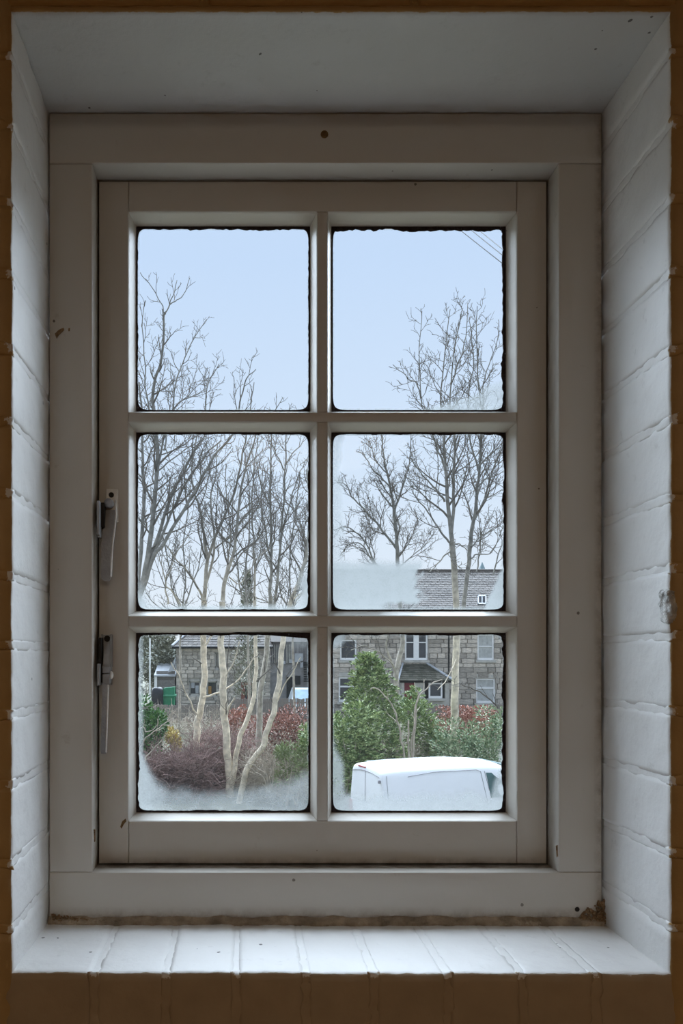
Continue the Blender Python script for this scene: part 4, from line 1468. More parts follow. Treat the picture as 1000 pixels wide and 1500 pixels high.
def seam(pts, name='panel_gap', rad=.008, m=M_SEAM):
    b = MB(); b.tube(pts, [rad] * len(pts), 6); return b.build(name, m, van)
for s_ in (-1, 1):
    seam([side_pt(.75 + i * .25, 1.70 + .028 * min(i, 3), s_) for i in range(9)] + [side_pt(2.88, 1.74, s_), side_pt(2.95, 1.3, s_), side_pt(3.02, .9, s_)])
    seam([side_pt(3.0, 1.74, s_), side_pt(3.08, 1.3, s_), side_pt(3.14, .5, s_)])
    seam([side_pt(.16, 1.74, s_), side_pt(.16, 1.3, s_), side_pt(.16, .6, s_)], rad=.006)
    # cab door glass
    gp = [(3.12, 1.06), (4.28, 1.06), (3.78, 1.66), (3.04, 1.70)]
    b = MB(); b.prism([side_pt(x, z, s_, .018) for x, z in gp], lat * (-s_ * .03)); b.build('side_window', M_VGLASS, van)
    b = MB(); q5 = side_pt(4.1, 1.1, s_); Mx = Matrix.Translation(q5 + lat * (s_ * .16)) @ Matrix.Rotation(van_h, 4, 'Z'); b.box(-.06, .06, -.11, .11, -.02, .24, bev=.03, M=Mx); b.box(-.02, .02, -.16 if s_ > 0 else .0, .0 if s_ > 0 else .16, .0, .05, M=Mx); b.build('wing_mirror', M_BLACK, van)
    b = MB(); Mx = VM @ Matrix.Translation((.0, s_ * .84, .72)); b.box(-.02, .06, -.07, .07, -.18, .18, bev=.02, M=Mx); b.build('tail_lamp', M_TAIL, van)
    for x in (.95, 4.3):
        b = MB(); b.lathe([(.2, -.12), (.32, -.1), (.33, .06), (.3, .1), (.18, .08)], VM @ Matrix.Translation((x, s_ * .86, .33)) @ Matrix.Rotation(R(90), 4, 'X'), 20)
        w = b.build('wheel', M_BLACK, van)
        b = MB(); b.lathe([(.19, -.13), (.19, .115), (.05, .12)], VM @ Matrix.Translation((x, s_ * .86, .33)) @ Matrix.Rotation(R(90), 4, 'X'), 16); b.build('hub', M_METAL, w)
rearp = lambda y, z: VM @ Vector((-.004 if z < 1.7 else .004, y, z))
seam([rearp(-.72, 1.70), rearp(-.4, 1.755), rearp(0, 1.775), rearp(.4, 1.755), rearp(.72, 1.70)], rad=.009)
seam([rearp(0, 1.76), rearp(0, 1.2), rearp(0, .5)], rad=.006)
b = MB(); Mx = VM @ Matrix.Translation((.03, .22, 1.855)); b.box(-.025, .025, -.2, .2, -.018, .018, bev=.008, M=Mx); b.build('brake_light', M_TAIL, van)
b = MB(); Mx = VM @ Matrix.Translation((-.01, -.77, 1.6)); b.box(-.03, .03, -.03, .03, -.04, .04, bev=.01, M=Mx); b.build('hinge', M_SEAM, van)
b = MB(); Mx = VM @ Matrix.Translation((-.03, 0, .5)); b.box(-.08, .1, -.92, .92, -.12, .12, bev=.04, M=Mx); b.build('rear_bumper', M_BLACK, van)
b = MB(); Mx = VM @ Matrix.Translation((5.18, 0, .48)); b.box(-.12, .08, -.82, .82, -.13, .13, bev=.05, M=Mx); b.build('front_bumper', M_BLACK, van)
b = MB(); b.prism([VM @ Vector(p) for p in ((3.78, -.62, 1.845), (3.78, .62, 1.845), (4.38, .64, 1.22), (4.38, -.64, 1.22))], (fwd * .02 + Vector((0, 0, .03)))); b.build('windscreen', M_VGLASS, van)
for y_ in (-.5, -.25, 0, .25, .5):
    b = MB(); b.tube([VM @ Vector((x, y_, 1.968 + .022 * math.sin(min(1, (x - .3) / 1.5) * 1.57) - .02 * abs(y_ / .5) ** 2)) for x in (.3, .9, 1.6, 2.3, 2.7)], [.007] * 5, 6); b.build('roof_rib', M_VAN, van, smooth=True)

# ------------------------------------------------------------------ bare trees
def catmull(pts, per=6):
    p = [np.array(v, float) for v in pts]
    p = [2 * p[0] - p[1]] + p + [2 * p[-1] - p[-2]]
    out = []
    for i in range(1, len(p) - 2):
        for t in np.arange(per) / per:
            a, b_, c, d = p[i - 1], p[i], p[i + 1], p[i + 2]
            out.append(.5 * ((2 * b_) + (c - a) * t + (2 * a - 5 * b_ + 4 * c - d) * t * t + (3 * b_ - a - 3 * c + d) * t ** 3))
    out.append(p[-2])
    return np.array(out)


class Tree:
    def __init__(s, name, label, base_px, Y, seed, bark=None, group=None, cat='tree'):
        s.r = random.Random(seed)
        s.Y = Y
        x = (base_px - VX) / F * Y
        s.root = empty(name, (x, Y, ground_z(Y)), label=label, cat=cat, group=group)
        s.tw = NB()
        s.bark = bark or M_BARK
        s.first = True
        s.fill = 0.8 if seed in (102, 103, 105, 112) else 1.0

    def limb(s, pts, w0, w1, dY=None, part='branch', bare=.15, dens=1.0, reach=1.0, depth=3, start_Y=None, mat_=None):
        """a stem through the given spots of the view; w0, w1 its thickness there in pixels"""
        r = s.r
        dY = r.uniform(-1.6, 1.6) if dY is None else dY
        Y0 = s.Y if start_Y is None else start_Y
        n = len(pts)
        wp = [P(px, py, Y0 + dY * (i / (n - 1)) ** 1.2) for i, (px, py) in enumerate(pts)]
        if s.first or part == 'trunk':
            wp[0].z = min(wp[0].z, ground_z(Y0) - .05) if part == 'trunk' else wp[0].z
        s.first = False
        path = catmull(wp, 5)
        k = len(path)
        wob = np.array([[mnoise.noise(Vector((i * .35, r.random() * .2 + w0, 1.7 * j + n))) for j in range(3)] for i in range(k)]) * .05
        wob[0] = 0
        path = path + wob
        t = np.linspace(0, 1, k)
        rad = (w0 + (w1 - w0) * t ** .8) / F * Y0 * .5
        nb = NB()
        V, Fq = tube_np(path, np.maximum(rad, .006), 8 if w0 > 4 else 5)
        nb.add(V, Fq)
        nb.build(part, mat_ or s.bark, s.root, True, tuple(path[0]))
        s.sprout(path, rad, bare, dens, reach, depth)
        return path

    def sprout(s, path, rad, bare, dens, reach, depth, lvl=1):
        r = s.r
        seg = np.linalg.norm(np.diff(path, axis=0), axis=1)
        cum = np.concatenate([[0], np.cumsum(seg)])
        L = cum[-1]
        gap = {1: .33, 2: .165, 3: .12}[lvl] / (dens * s.fill)
        d = L * bare + r.random() * gap
        side = r.random() * 6.28
        while d < L:
            i = min(int(np.searchsorted(cum, d)) - 1, len(path) - 2)
            i = max(i, 0)
            f = (d - cum[i]) / max(seg[i], 1e-6)
            p = path[i] + (path[i + 1] - path[i]) * f
            tg = (path[i + 1] - path[i]) / max(seg[i], 1e-6)
            side += 2.4 + r.uniform(-.7, .7)
            a = np.cross(tg, [0, 1, 0]); na = np.linalg.norm(a)
            a = a / na if na > 1e-3 else np.array([1., 0, 0])
            b_ = np.cross(tg, a)
            perp = math.cos(side) * a + math.sin(side) * b_
            ang = R(r.uniform(28, 58))
            dirv = tg * math.cos(ang) + perp * math.sin(ang)
            rem = 1 - d / L
            if lvl == 1: ln = reach * r.uniform(.5, 1.25) * (.55 + 1.7 * rem)
            elif lvl == 2: ln = r.uniform(.3, .8) * (.45 + .6 * rem) * min(L, 1.6)
            else: ln = r.uniform(.10, .28)
            ln = max(ln, .12)
            rr = rad[min(i, len(rad) - 1)]
            r0 = min(rr * .6, {1: .030, 2: .013, 3: .0085}[lvl] * (.6 + .5 * ln if lvl == 1 else 1))
            r0 = max(r0, .0075)
            ns = {1: 6, 2: 4, 3: 2}[lvl]
            q_ = [p]
            dv = dirv
            for _ in range(ns):
                dv = dv + np.array([r.gauss(0, .16), r.gauss(0, .16), r.gauss(.10, .13)])
                dv /= np.linalg.norm(dv)
                q_.append(q_[-1] + dv * ln / ns)
            q_ = np.array(q_)
            rads = np.linspace(r0, .0062, ns + 1)
            V, Fq = tube_np(q_, rads, 4 if lvl == 1 else 3)
            s.tw.add(V, Fq)
            if lvl < depth: s.sprout(q_, rads, .18, dens, reach, depth, lvl + 1)
            d += gap * r.uniform(.55, 1.5)

    def done(s, m=None):
        if s.tw.n:
            tag(s.tw.build('twigs', m or M_TWIG, s.root), kind='stuff')


# far left tree, its foot hidden behind the sash
t = Tree('bare_tree', 'tall bare tree at the far left, crown rising highest in the upper left pane', 186, 25.5, 101, M_BARKG)
t.limb([(186, 1165), (190, 1050), (196, 940), (202, 865)], 14, 11, 0, 'trunk', bare=2)
t.limb([(202, 865), (207, 790), (211, 720), (209, 670), (207, 610), (204, 560)], 7, 2.5, 1)
t.limb([(203, 875), (213, 835), (221, 780), (227, 720), (231, 670), (226, 610), (225, 560), (237, 524), (240, 470), (241, 458)], 9, 2.4, -1, reach=.9)
t.limb([(241, 458), (250, 445), (261, 438), (270, 430), (279, 407)], 2.2, 1, .5, start_Y=24.5, reach=.5, dens=.8, depth=2)
t.limb([(241, 460), (252, 437), (259, 410)], 2, 1, -.4, start_Y=24.5, reach=.5, dens=.8, depth=2)
t.limb([(241, 460), (237, 446), (225, 425), (205, 399)], 2, 1, .4, start_Y=24.5, reach=.5, dens=.8, depth=2)
t.limb([(204, 870), (218, 825), (234, 778), (252, 724), (270, 688), (285, 660), (294, 645), (300, 632), (303, 569), (321, 533)], 7, 1.2, 1.2, bare=.3)
t.limb([(205, 872), (225, 815), (240, 796), (270, 745), (291, 709), (315, 667), (339, 637), (352, 590), (360, 557), (375, 541)], 7, 1.1, -1.2, bare=.3)
t.limb([(204, 866), (234, 793), (258, 735), (279, 697), (303, 664), (324, 646)], 5, 1.8, .4, bare=.3)
t.limb([(227, 720), (236, 660), (252, 599), (258, 560), (270, 524), (285, 494), (303, 467)], 4, 1, 1.4, start_Y=25, reach=.8)
t.limb([(218, 610), (213, 560), (212, 520), (208, 470), (214, 440)], 2.5, 1, -.6, reach=.6)
t.limb([(231, 690), (250, 675), (275, 655), (303, 640)], 2.6, 1.2, .8, start_Y=25)
t.limb([(240, 660), (246, 620), (262, 590), (282, 581), (303, 569)], 2.6, 1.1, 1.0, start_Y=25)
t.done()

t = Tree('bare_tree', 'bare tree with a straight pale trunk, first left in the lower left pane', 289, 26.5, 102)
t.limb([(289, 1160), (288, 1110), (288, 1070), (291, 1050), (297, 1020), (299, 985), (298, 925), (299, 880)], 11, 8.5, .3, 'trunk', bare=.42, dens=.4, reach=.6)
t.limb([(299, 880), (303, 835), (302, 800), (297, 770), (292, 745), (284, 720), (281, 690), (286, 650), (290, 620)], 6.5, 1.3, 1, bare=.15)
t.limb([(302, 830), (310, 800), (324, 766), (342, 724), (350, 690), (356, 660), (362, 630), (368, 590), (372, 560)], 5, 1.0, -1, start_Y=26.6, bare=.1)
t.limb([(300, 860), (312, 815), (312, 770), (309, 730), (316, 690), (318, 650)], 4.5, 1.4, 1.4, start_Y=26.6)
t.limb([(297, 880), (285, 850), (270, 832), (255, 815), (243, 798)], 4, 1.4, -.8, start_Y=26.6, reach=.8)
t.limb([(290, 1052), (282, 1035), (272, 1015), (262, 990), (250, 970)], 3, 1.2, -.6, reach=.7, dens=.6)
t.limb([(298, 1022), (310, 1018), (325, 1012), (345, 1000), (362, 980), (378, 958)], 3.4, 1.2, -.6, reach=.6, dens=.5)
t.limb([(300, 945), (308, 935), (318, 918), (330, 900)], 3.4, 2, .4)
t.limb([(298, 940), (290, 925), (282, 905), (268, 885)], 2.6, 1.3, .4)
t.limb([(246, 885), (243, 862), (240, 840), (232, 815), (226, 800)], 3, 1.2, .4, start_Y=26.2, reach=.8)
t.limb([(265, 888), (255, 870), (242, 855), (250, 835), (262, 805), (282, 780)], 3, 1.2, -.4, start_Y=26.2, reach=.8)
t.done()

t = Tree('bare_tree', 'forked bare tree with twin pale trunks from one stump in the lower left pane', 338, 25.6, 103)
t.limb([(337, 1165), (336, 1140), (333, 1100), (329, 1050), (327, 1000), (325, 960), (324, 925), (326, 880)], 12, 9, .4, 'trunk', bare=.42, dens=.4, reach=.6)
t.limb([(339, 1150), (344, 1115), (351, 1082), (362, 1052), (370, 1025), (375, 985), (374, 930), (372, 874)], 8.5, 5, .9, bare=.4, dens=.4, reach=.6)
t.limb([(326, 880), (332, 840), (340, 815), (348, 760), (353, 715), (361, 680), (372, 649), (378, 610)], 6.5, 1.4, -.8, bare=.1)
t.limb([(372, 874), (373, 830), (371, 790), (369, 745), (371, 690), (377, 650), (379, 610)], 4, 1.2, 1.2, start_Y=26.4, bare=.1)
t.limb([(328, 850), (337, 800), (336, 760), (331, 720), (330, 680)], 3.6, 1.2, .8, start_Y=25.9)
t.limb([(327, 1002), (334, 985), (345, 965), (350, 940)], 3.2, 1.6, -.4, dens=.5)
t.limb([(329, 1055), (336, 1035), (343, 1022)], 4, 2.5, -.3, dens=.3, reach=.5)
t.limb([(340, 830), (355, 810), (372, 795), (390, 770), (404, 740)], 2.6, 1.1, .8, start_Y=26)
t.limb([(330, 790), (345, 770), (362, 752), (385, 742), (398, 728)], 2.4, 1.0, -.8, start_Y=26)
t.limb([(335, 845), (350, 855), (362, 840), (380, 815), (396, 800)], 2.2, 1.0, .6, start_Y=26)
t.done()

t = Tree('bare_tree', 'bare tree with a leaning, curved cream trunk right of the twin trunks', 352, 24.8, 104)
t.limb([(350, 1150), (360, 1132), (374, 1108), (385, 1093), (392, 1068), (401, 1040), (408, 1000), (412, 960), (416, 925), (424, 885)], 9, 7.5, .2, 'trunk', bare=.42, dens=.4, reach=.6)
t.limb([(424, 885), (437, 855), (447, 820), (452, 780), (452, 735), (449, 690)], 6.5, 2, -.4, bare=.1, reach=.8)
t.limb([(430, 870), (441, 835), (449, 800), (440, 770), (428, 745), (418, 735)], 3.2, 1.2, .8, start_Y=25)
t.limb([(424, 880), (438, 872), (446, 862), (455, 850)], 3, 1.4, -.6, start_Y=25, reach=.6)
t.limb([(414, 935), (422, 905), (434, 880), (444, 868)], 3, 1.4, -.5, start_Y=25, reach=.6)
t.limb([(405, 1030), (416, 1005), (428, 985), (440, 962)], 2.4, 1.1, -.5, start_Y=25, reach=.6, dens=.5)
t.done()

t = Tree('bare_tree', 'upright grey bare tree behind the curved trunk, topped by two straight stems', 380, 28.5, 105, M_BARKG)
t.limb([(379, 1135), (379, 1080), (381, 1020), (388, 970), (394, 920), (396, 874)], 10, 7, .2, 'trunk', bare=.42, dens=.4, reach=.6)
t.limb([(396, 874), (397, 830), (397, 790), (396, 740), (396, 700), (397, 650), (400, 610), (414, 582)], 5.4, 1, .8, bare=.05, reach=.8)
t.limb([(393, 935), (402, 885), (408, 830), (411, 790), (414, 745), (417, 700), (419, 650), (421, 615), (424, 596)], 5.2, 1, -.8, bare=.15, reach=.8)
t.limb([(410, 800), (416, 770), (425, 735), (433, 710), (440, 690), (450, 672)], 3, 1.2, .8, start_Y=28)
t.limb([(397, 830), (391, 790), (384, 750), (383, 715), (386, 680)], 3, 1.2, -1, start_Y=28.7)
t.limb([(396, 740), (386, 722), (380, 700), (372, 690)], 2.2, 1, .4, start_Y=28.7)
t.limb([(417, 690), (408, 672), (400, 655), (392, 640)], 2.2, 1, -.4, start_Y=28)
t.limb([(419, 680), (428, 665), (440, 652), (446, 640)], 2.2, 1, .5, start_Y=28)
t.done()

t = Tree('bare_tree', 'thin multi-stemmed bare tree in the gap between cottage and timber extension', 366, 32, 112, M_BARKG)
t.limb([(366, 1120), (364, 1000), (362, 900), (360, 840), (364, 790), (366, 740), (362, 690)], 4.5, 1.4, .5, 'trunk', bare=.45, reach=.8)
t.limb([(362, 900), (350, 850), (345, 800), (340, 760), (344, 700)], 3, 1.1, -.8, bare=.1)
t.limb([(361, 880), (376, 830), (384, 790), (385, 740)], 3, 1.1, .8, bare=.1)
t.done()

t = Tree('bare_tree', 'slim bare tree far back between the far left limbs and the straight trunk', 262, 36, 114, M_BARKG)
t.limb([(262, 1090), (264, 980), (266, 900), (272, 850), (268, 800), (275, 750), (279, 710)], 4, 1.2, .5, 'trunk', bare=.4, reach=.8, dens=.8)
t.limb([(266, 900), (252, 860), (246, 820), (238, 780), (236, 745)], 2.6, 1, -.8, bare=.05, reach=.8, dens=.8)
t.limb([(268, 890), (284, 850), (294, 815), (296, 770), (305, 735)], 2.6, 1, .8, bare=.05, reach=.8, dens=.8)
t.limb([(266, 920), (240, 895), (222, 880), (212, 862)], 2.4, 1, .6, bare=.05, reach=.8, dens=.8)
t.done()
t = Tree('bare_tree', 'slim bare tree far back against the vertical glazing bar', 432, 35, 115, M_BARKG)
t.limb([(432, 1090), (430, 980), (428, 900), (424, 850), (426, 800), (431, 760), (436, 720), (440, 690)], 4, 1.2, .5, 'trunk', bare=.4, reach=.8, dens=.8)
t.limb([(428, 900), (412, 870), (404, 840), (386, 810), (380, 775)], 2.6, 1, -.8, bare=.05, reach=.8, dens=.8)
t.limb([(426, 890), (438, 850), (446, 820), (445, 780), (450, 740)], 2.6, 1, .8, bare=.05, reach=.8, dens=.8)
t.limb([(430, 930), (404, 892), (378, 876), (352, 870), (338, 850)], 2.4, 1, .6, bare=.05, reach=.8, dens=.8)
t.done()

# trees on the right
t = Tree('bare_tree', 'knotty bare tree rising behind the big evergreen, forked upright and to the left', 581, 30, 106, M_BARKG)
t.limb([(583, 1100), (582, 1040), (580, 990), (585, 960), (590, 935), (586, 890), (583, 835)], 9, 6, .3, 'trunk', bare=2)
t.limb([(583, 835), (581, 800), (579, 770), (577, 745)], 5.8, 5, -.2, dens=1.2, reach=.7, start_Y=30.2)
t.limb([(577, 745), (571, 715), (566, 690), (562, 665), (558, 637), (556, 615)], 4.4, 1.2, .6, bare=.02, dens=1.5, reach=.45, start_Y=30)
t.limb([(578, 747), (588, 718), (595, 695), (599, 679), (602, 650), (603, 628)], 3.6, 1, -.6, bare=.05, dens=1.3, reach=.5, start_Y=30)
t.limb([(582, 806), (568, 788), (550, 765), (530, 742), (515, 728), (508, 712), (494, 706)], 4, 1.2, .8, bare=.1, dens=1.4, reach=.7, start_Y=30.2)
t.limb([(572, 716), (560, 700), (548, 690), (540, 678), (532, 662)], 2.6, 1, -.4, dens=1.3, reach=.5, start_Y=30)
t.limb([(566, 692), (552, 678), (545, 660), (541, 645)], 2.2, 1, .4, dens=1.3, reach=.5, start_Y=30)
t.limb([(583, 845), (566, 838), (550, 825), (538, 800), (522, 780), (506, 772), (489, 778)], 3.6, 1.1, -.8, dens=1.5, reach=.7, start_Y=30.2)
t.limb([(550, 832), (540, 812), (525, 795), (508, 800), (498, 815)], 2.6, 1, .6, dens=1.4, reach=.6, start_Y=30.2)
t.limb([(583, 812), (596, 800), (605, 780), (611, 760)], 2.6, 1, .6, dens=1.3, reach=.6, start_Y=30.2)
t.limb([(574, 742), (562, 728), (552, 712), (548, 702)], 2.6, 1, .6, dens=1.3, reach=.5, start_Y=30)
t.limb([(580, 985), (572, 965), (566, 945), (572, 905), (565, 870), (560, 845)], 4, 2, -.6, dens=.6, start_Y=30)
t.limb([(577, 975), (562, 960), (545, 950), (530, 946), (515, 952)], 2.4, 1, -.7, dens=.9, reach=.7, start_Y=29.8)
t.limb([(579, 835), (600, 818), (618, 802), (630, 792)], 2.2, 1, .7, dens=1.2, start_Y=30.2)
t.done()

t = Tree('bare_tree', 'tallest bare tree on the right, straight pale trunk in front of the stone house', 666, 27, 107)
t.limb([(666, 1110), (665, 1060), (666, 1000), (668, 940), (668, 890), (665, 835), (662, 792)], 12, 8.5, .2, 'trunk', bare=2)
t.limb([(662, 792), (657, 748), (653, 700), (651, 660), (650, 620), (645, 584), (650, 530), (659, 452)], 7, 1, .6, bare=.08, reach=.9)
t.limb([(662, 795), (664, 735), (664, 690), (666, 645), (662, 610), (659, 584), (665, 515), (677, 452)], 5.4, 1, -.6, bare=.12, reach=.9)
t.limb([(652, 690), (645, 670), (640, 655), (632, 632), (622, 605), (617, 584), (614, 520), (618, 455)], 3.6, 1, 1, start_Y=27.3, bare=.1, reach=.6, depth=3)
t.limb([(651, 735), (640, 720), (629, 707), (615, 691), (600, 672)], 3.4, 1.2, -.8, start_Y=27.2)
t.limb([(660, 796), (648, 782), (636, 765), (620, 742), (606, 724), (607, 705)], 3.6, 1.2, .9, start_Y=27.2)
t.limb([(616, 584), (611, 562), (600, 556), (588, 545), (576, 534)], 2.2, .9, -.5, start_Y=28, reach=.5)
t.limb([(660, 562), (672, 530), (680, 506), (684, 470), (686, 444)], 2.4, .9, .5, start_Y=26.6, reach=.6)
t.limb([(661, 806), (650, 815), (640, 826), (628, 838)], 2.8, 1.2, -.8, start_Y=27.2, reach=.7)
t.limb([(664, 798), (674, 798), (684, 806)], 2.4, 1.4, .3, start_Y=27.2, reach=.5)
t.limb([(664, 694), (674, 688), (690, 676), (700, 664), (712, 640)], 2.4, 1, .7, start_Y=26.8)
t.limb([(654, 683), (660, 660), (664, 640)], 2.2, 1.2, -.3, start_Y=27.3)
t.limb([(668, 965), (660, 985), (650, 1000), (640, 1010)], 2.4, 1, -.8, dens=.6, reach=.6)
t.done()

t = Tree('bare_tree', 'bare tree with two leaning stems at the right edge of the panes', 684, 28, 108, M_BARKG)
t.limb([(668, 1100), (668, 1000), (670, 940), (678, 890), (685, 835), (688, 800)], 7, 6.4, .2, 'trunk', bare=2)
t.limb([(688, 800), (693, 767), (697, 735), (701, 700), (704, 656), (705, 633), (704, 600), (700, 560), (698, 500), (698, 449)], 6.4, 1, -.6, bare=.08, reach=.9)
t.limb([(694, 762), (703, 745), (713, 719), (723, 685), (735, 655), (745, 625)], 4.2, 1.6, .7, start_Y=27.9)
t.limb([(703, 640), (707, 600), (708, 560), (718, 530), (728, 500), (730, 470)], 2.6, .9, .6, start_Y=27.5, reach=.6)
t.limb([(700, 690), (688, 640), (686, 575), (694, 536), (690, 500), (688, 470)], 2.8, .9, -.6, start_Y=27.6, reach=.6)
t.limb([(690, 802), (702, 788), (720, 775), (738, 762)], 2.8, 1.2, .6, start_Y=28)
t.limb([(702, 682), (714, 670), (726, 658), (738, 645)], 2.8, 1.2, -.5, start_Y=27.7)
t.limb([(700, 712), (712, 702), (728, 695), (742, 686)], 2.6, 1.1, .5, start_Y=27.7)
t.limb([(708, 733), (722, 725), (736, 716)], 2.4, 1.1, -.4, start_Y=28)
t.limb([(689, 818), (698, 812), (712, 812), (722, 806), (738, 770)], 2.6, 1.1, .5, start_Y=28)
t.limb([(697, 838), (702, 815), (704, 800), (702, 765), (700, 740)], 2.4, 1.2, .4, start_Y=28.2, reach=.6)
t.limb([(722, 842), (729, 815), (735, 795), (742, 760)], 2.4, 1.2, .4, start_Y=28.2, reach=.6)
t.done()

# dark pointed evergreen behind the left trees
def leaf_quads(nb, c, d, ln, wd, r):
    """one leaf: a bent quad along d"""
    d = d / (np.linalg.norm(d) + 1e-9)
    u = np.cross(d, [r.gauss(0, 1), r.gauss(0, 1), r.gauss(0, 1) + .3])
    u /= np.linalg.norm(u) + 1e-9
    V = np.array([c, c + d * ln * .5 + u * wd * .5, c + d * ln, c + d * ln * .5 - u * wd * .5])
    nb.add(V, np.array([[0, 1, 2, 3]]))


def shrub(name, label, Y, cxp, top, bottom, halfw, n, m, seed, leaf=(.16, .07), shape='round', group=None, cat='shrub', spray=0, dep=None, lumps=6, stems=4, to_ground=True, up=.3):
    """foliage of single leaves over a lumpy volume, on real stems"""
    r = random.Random(seed)
    c = P(cxp, (top + bottom) / 2, Y)
    hh = (bottom - top) / F * Y / 2
    hw_ = halfw / F * Y
    hd = dep if dep else hw_ * .8
    gz = ground_z(Y)
    root = empty(name, (c.x, Y, gz), label=label, cat=cat, group=group)
    nb = NB()
    lmp = []
    for i in range(lumps):
        a, z = r.random() * 6.28, r.uniform(-.75, .8)
        k = math.sqrt(max(0, 1 - z * z)) if shape == 'round' else max(.1, (1 - z) / 2 * .9)
        lmp.append((np.array([math.cos(a) * k * .62, math.sin(a) * k * .62, z]), r.uniform(.32, .55)))
    cnt = 0
    C0 = np.array(c)
    S = np.array([hw_, hd, hh])
    while cnt < n:
        if shape == 'cone':
            z = r.uniform(-1, 1)
            a = r.random() * 6.28
            rr = ((1 - z) / 2) ** .62 * (.85 + .25 * math.sin(3 * a + 5 * z)) * r.random() ** .35 + .03
            p = np.array([math.cos(a) * rr, math.sin(a) * rr, z])
            outd = np.array([p[0], p[1], .25])
        else:
            l, rad = lmp[r.randrange(len(lmp))] if r.random() < .75 else (np.zeros(3), .75)
            v = np.array([r.gauss(0, 1), r.gauss(0, 1), r.gauss(0, 1)])
            v /= np.linalg.norm(v)
            p = l + v * rad * r.random() ** .33
            if abs(p[2]) > 1.05: continue
            outd = v
        w = C0 + p * S
        if w[2] < gz + .02: continue
        d = outd + np.array([r.gauss(0, .5), r.gauss(0, .5), r.gauss(up, .4)])
        if spray:
            # a feathered spray: leaflets on both sides of a little stem
            d /= np.linalg.norm(d)
            sl = leaf[0] * r.uniform(1.6, 2.6)
            u = np.cross(d, [0, 0, 1.0]); u /= np.linalg.norm(u) + 1e-9
            for k in range(spray):
                t_ = (k + .5) / spray
                q_ = w + d * sl * t_ + np.array([0, 0, -.12 * t_ * t_])
                for s_ in (-1, 1):
                    leaf_quads(nb, q_, d * .7 + u * s_ * (1 - .5 * t_) + np.array([0, 0, r.gauss(.1, .2)]), leaf[0] * (1.1 - .6 * t_), leaf[1], r)
            cnt += 1
        else:
            leaf_quads(nb, w, d, leaf[0] * r.uniform(.6, 1.2), leaf[1] * r.uniform(.7, 1.2), r)
            cnt += 1
    tag(nb.build('foliage', m, root, loc=tuple(c)), kind='stuff')
    for i in range(stems):
        x = c.x + r.uniform(-.3, .3) * hw_
        e_ = c + Vector((r.uniform(-.6, .6) * hw_, r.uniform(-.5, .5) * hd, r.uniform(-.1, .5) * hh))
        mid = (Vector((x, Y, gz)) + e_) / 2 + Vector((r.gauss(0, .06), r.gauss(0, .06), 0))
        V, Fq = tube_np(catmull([(x, Y + r.uniform(-.1, .1), gz - .02), mid, e_], 4), np.linspace(.03, .01, 9), 5)
        s_ = NB(); s_.add(V, Fq); s_.build('stem', M_BRUSH, root, True)
    return root


shrub('evergreen_tree', 'dull pointed evergreen among the bare trunks, tip at the foot of the middle left pane', 44, 362, 838, 1020, 22, 2600, M_DARKEV, 31, (.28, .06), 'cone', cat='tree', stems=1)
shrub('evergreen_tree', 'brownish green evergreen hedge tree left of the stone cottage', 53, 226, 905, 1012, 36, 6500, M_DARKEV, 32, (.35, .09), 'round', cat='tree', stems=2, dep=1.6, lumps=10)
shrub('cypress_shrub', 'large feathery evergreen shrub behind the van, tallest of the greens', 25.8, 541, 962, 1160, 70, 1300, M_FIR, 33, (.17, .05), 'cone', spray=6, stems=3, dep=1.4, up=.1)
shrub('cypress_shrub', 'spreading feathery evergreen at the left rear corner of the van', 24.6, 513, 1030, 1155, 40, 560, M_FIR, 34, (.17, .05), 'round', spray=6, stems=3, dep=.9)
shrub('cypress_shrub', 'upright feathery evergreen in front of the thin stems, right of the largest one', 26.6, 618, 1012, 1125, 30, 430, M_FIR, 35, (.15, .05), 'round', spray=6, stems=3, dep=.8)
shrub('laurel_shrub', 'grey-green bushy shrub at the foot of the tallest right trunk', 24.8, 668, 1056, 1150, 36, 3000, M_FIRB, 36, (.13, .05), 'round', stems=4, dep=.8)
shrub('laurel_shrub', 'green bushy shrub at the right edge of the lower right pane', 25.2, 722, 1036, 1150, 26, 2600, M_FIRB, 37, (.13, .05), 'round', stems=4, dep=.8)
shrub('laurel_shrub', 'dark glossy laurel at the left edge of the lower left pane', 27, 219, 1024, 1135, 25, 2600, M_LAUREL, 38, (.17, .07), 'round', stems=4, dep=.8)
shrub('golden_shrub', 'small golden yellow shrub beside the dark laurel', 27.6, 254, 1064, 1100, 14, 900, M_YELLOW, 39, (.11, .06), 'round', stems=4, dep=.4)
shrub('low_shrub', 'low yellow-green shrub under the red-leaved hedge, lower left pane', 24.4, 428, 1093, 1150, 32, 1500, M_GRASSY, 40, (.16, .035), 'round', stems=4, dep=.7)
shrub('low_shrub', 'green leafy shrub at the middle bar beside the red-leaved hedge', 25, 453, 1055, 1120, 16, 1100, M_FIR, 41, (.14, .05), 'round', stems=3, dep=.6)
shrub('beech_hedge', 'copper red beech hedge behind the trunks, lower left pane', 31, 405, 1032, 1130, 62, 9000, M_BEECH, 42, (.10, .06), 'round', stems=8, dep=1.0, lumps=14, cat='hedge')
shrub('beech_shrub', 'orange-red leaved shrub in front of the terracotta door', 33, 352, 1034, 1085, 17, 1300, M_BEECHO, 43, (.11, .06), 'round', stems=4, dep=.6)
shrub('beech_hedge', 'rust red beech hedge along the brown fence, lower right pane', 34, 690, 1036, 1095, 62, 7500, M_BEECHO, 44, (.11, .06), 'round', stems=8, dep=.9, lumps=14, cat='hedge')


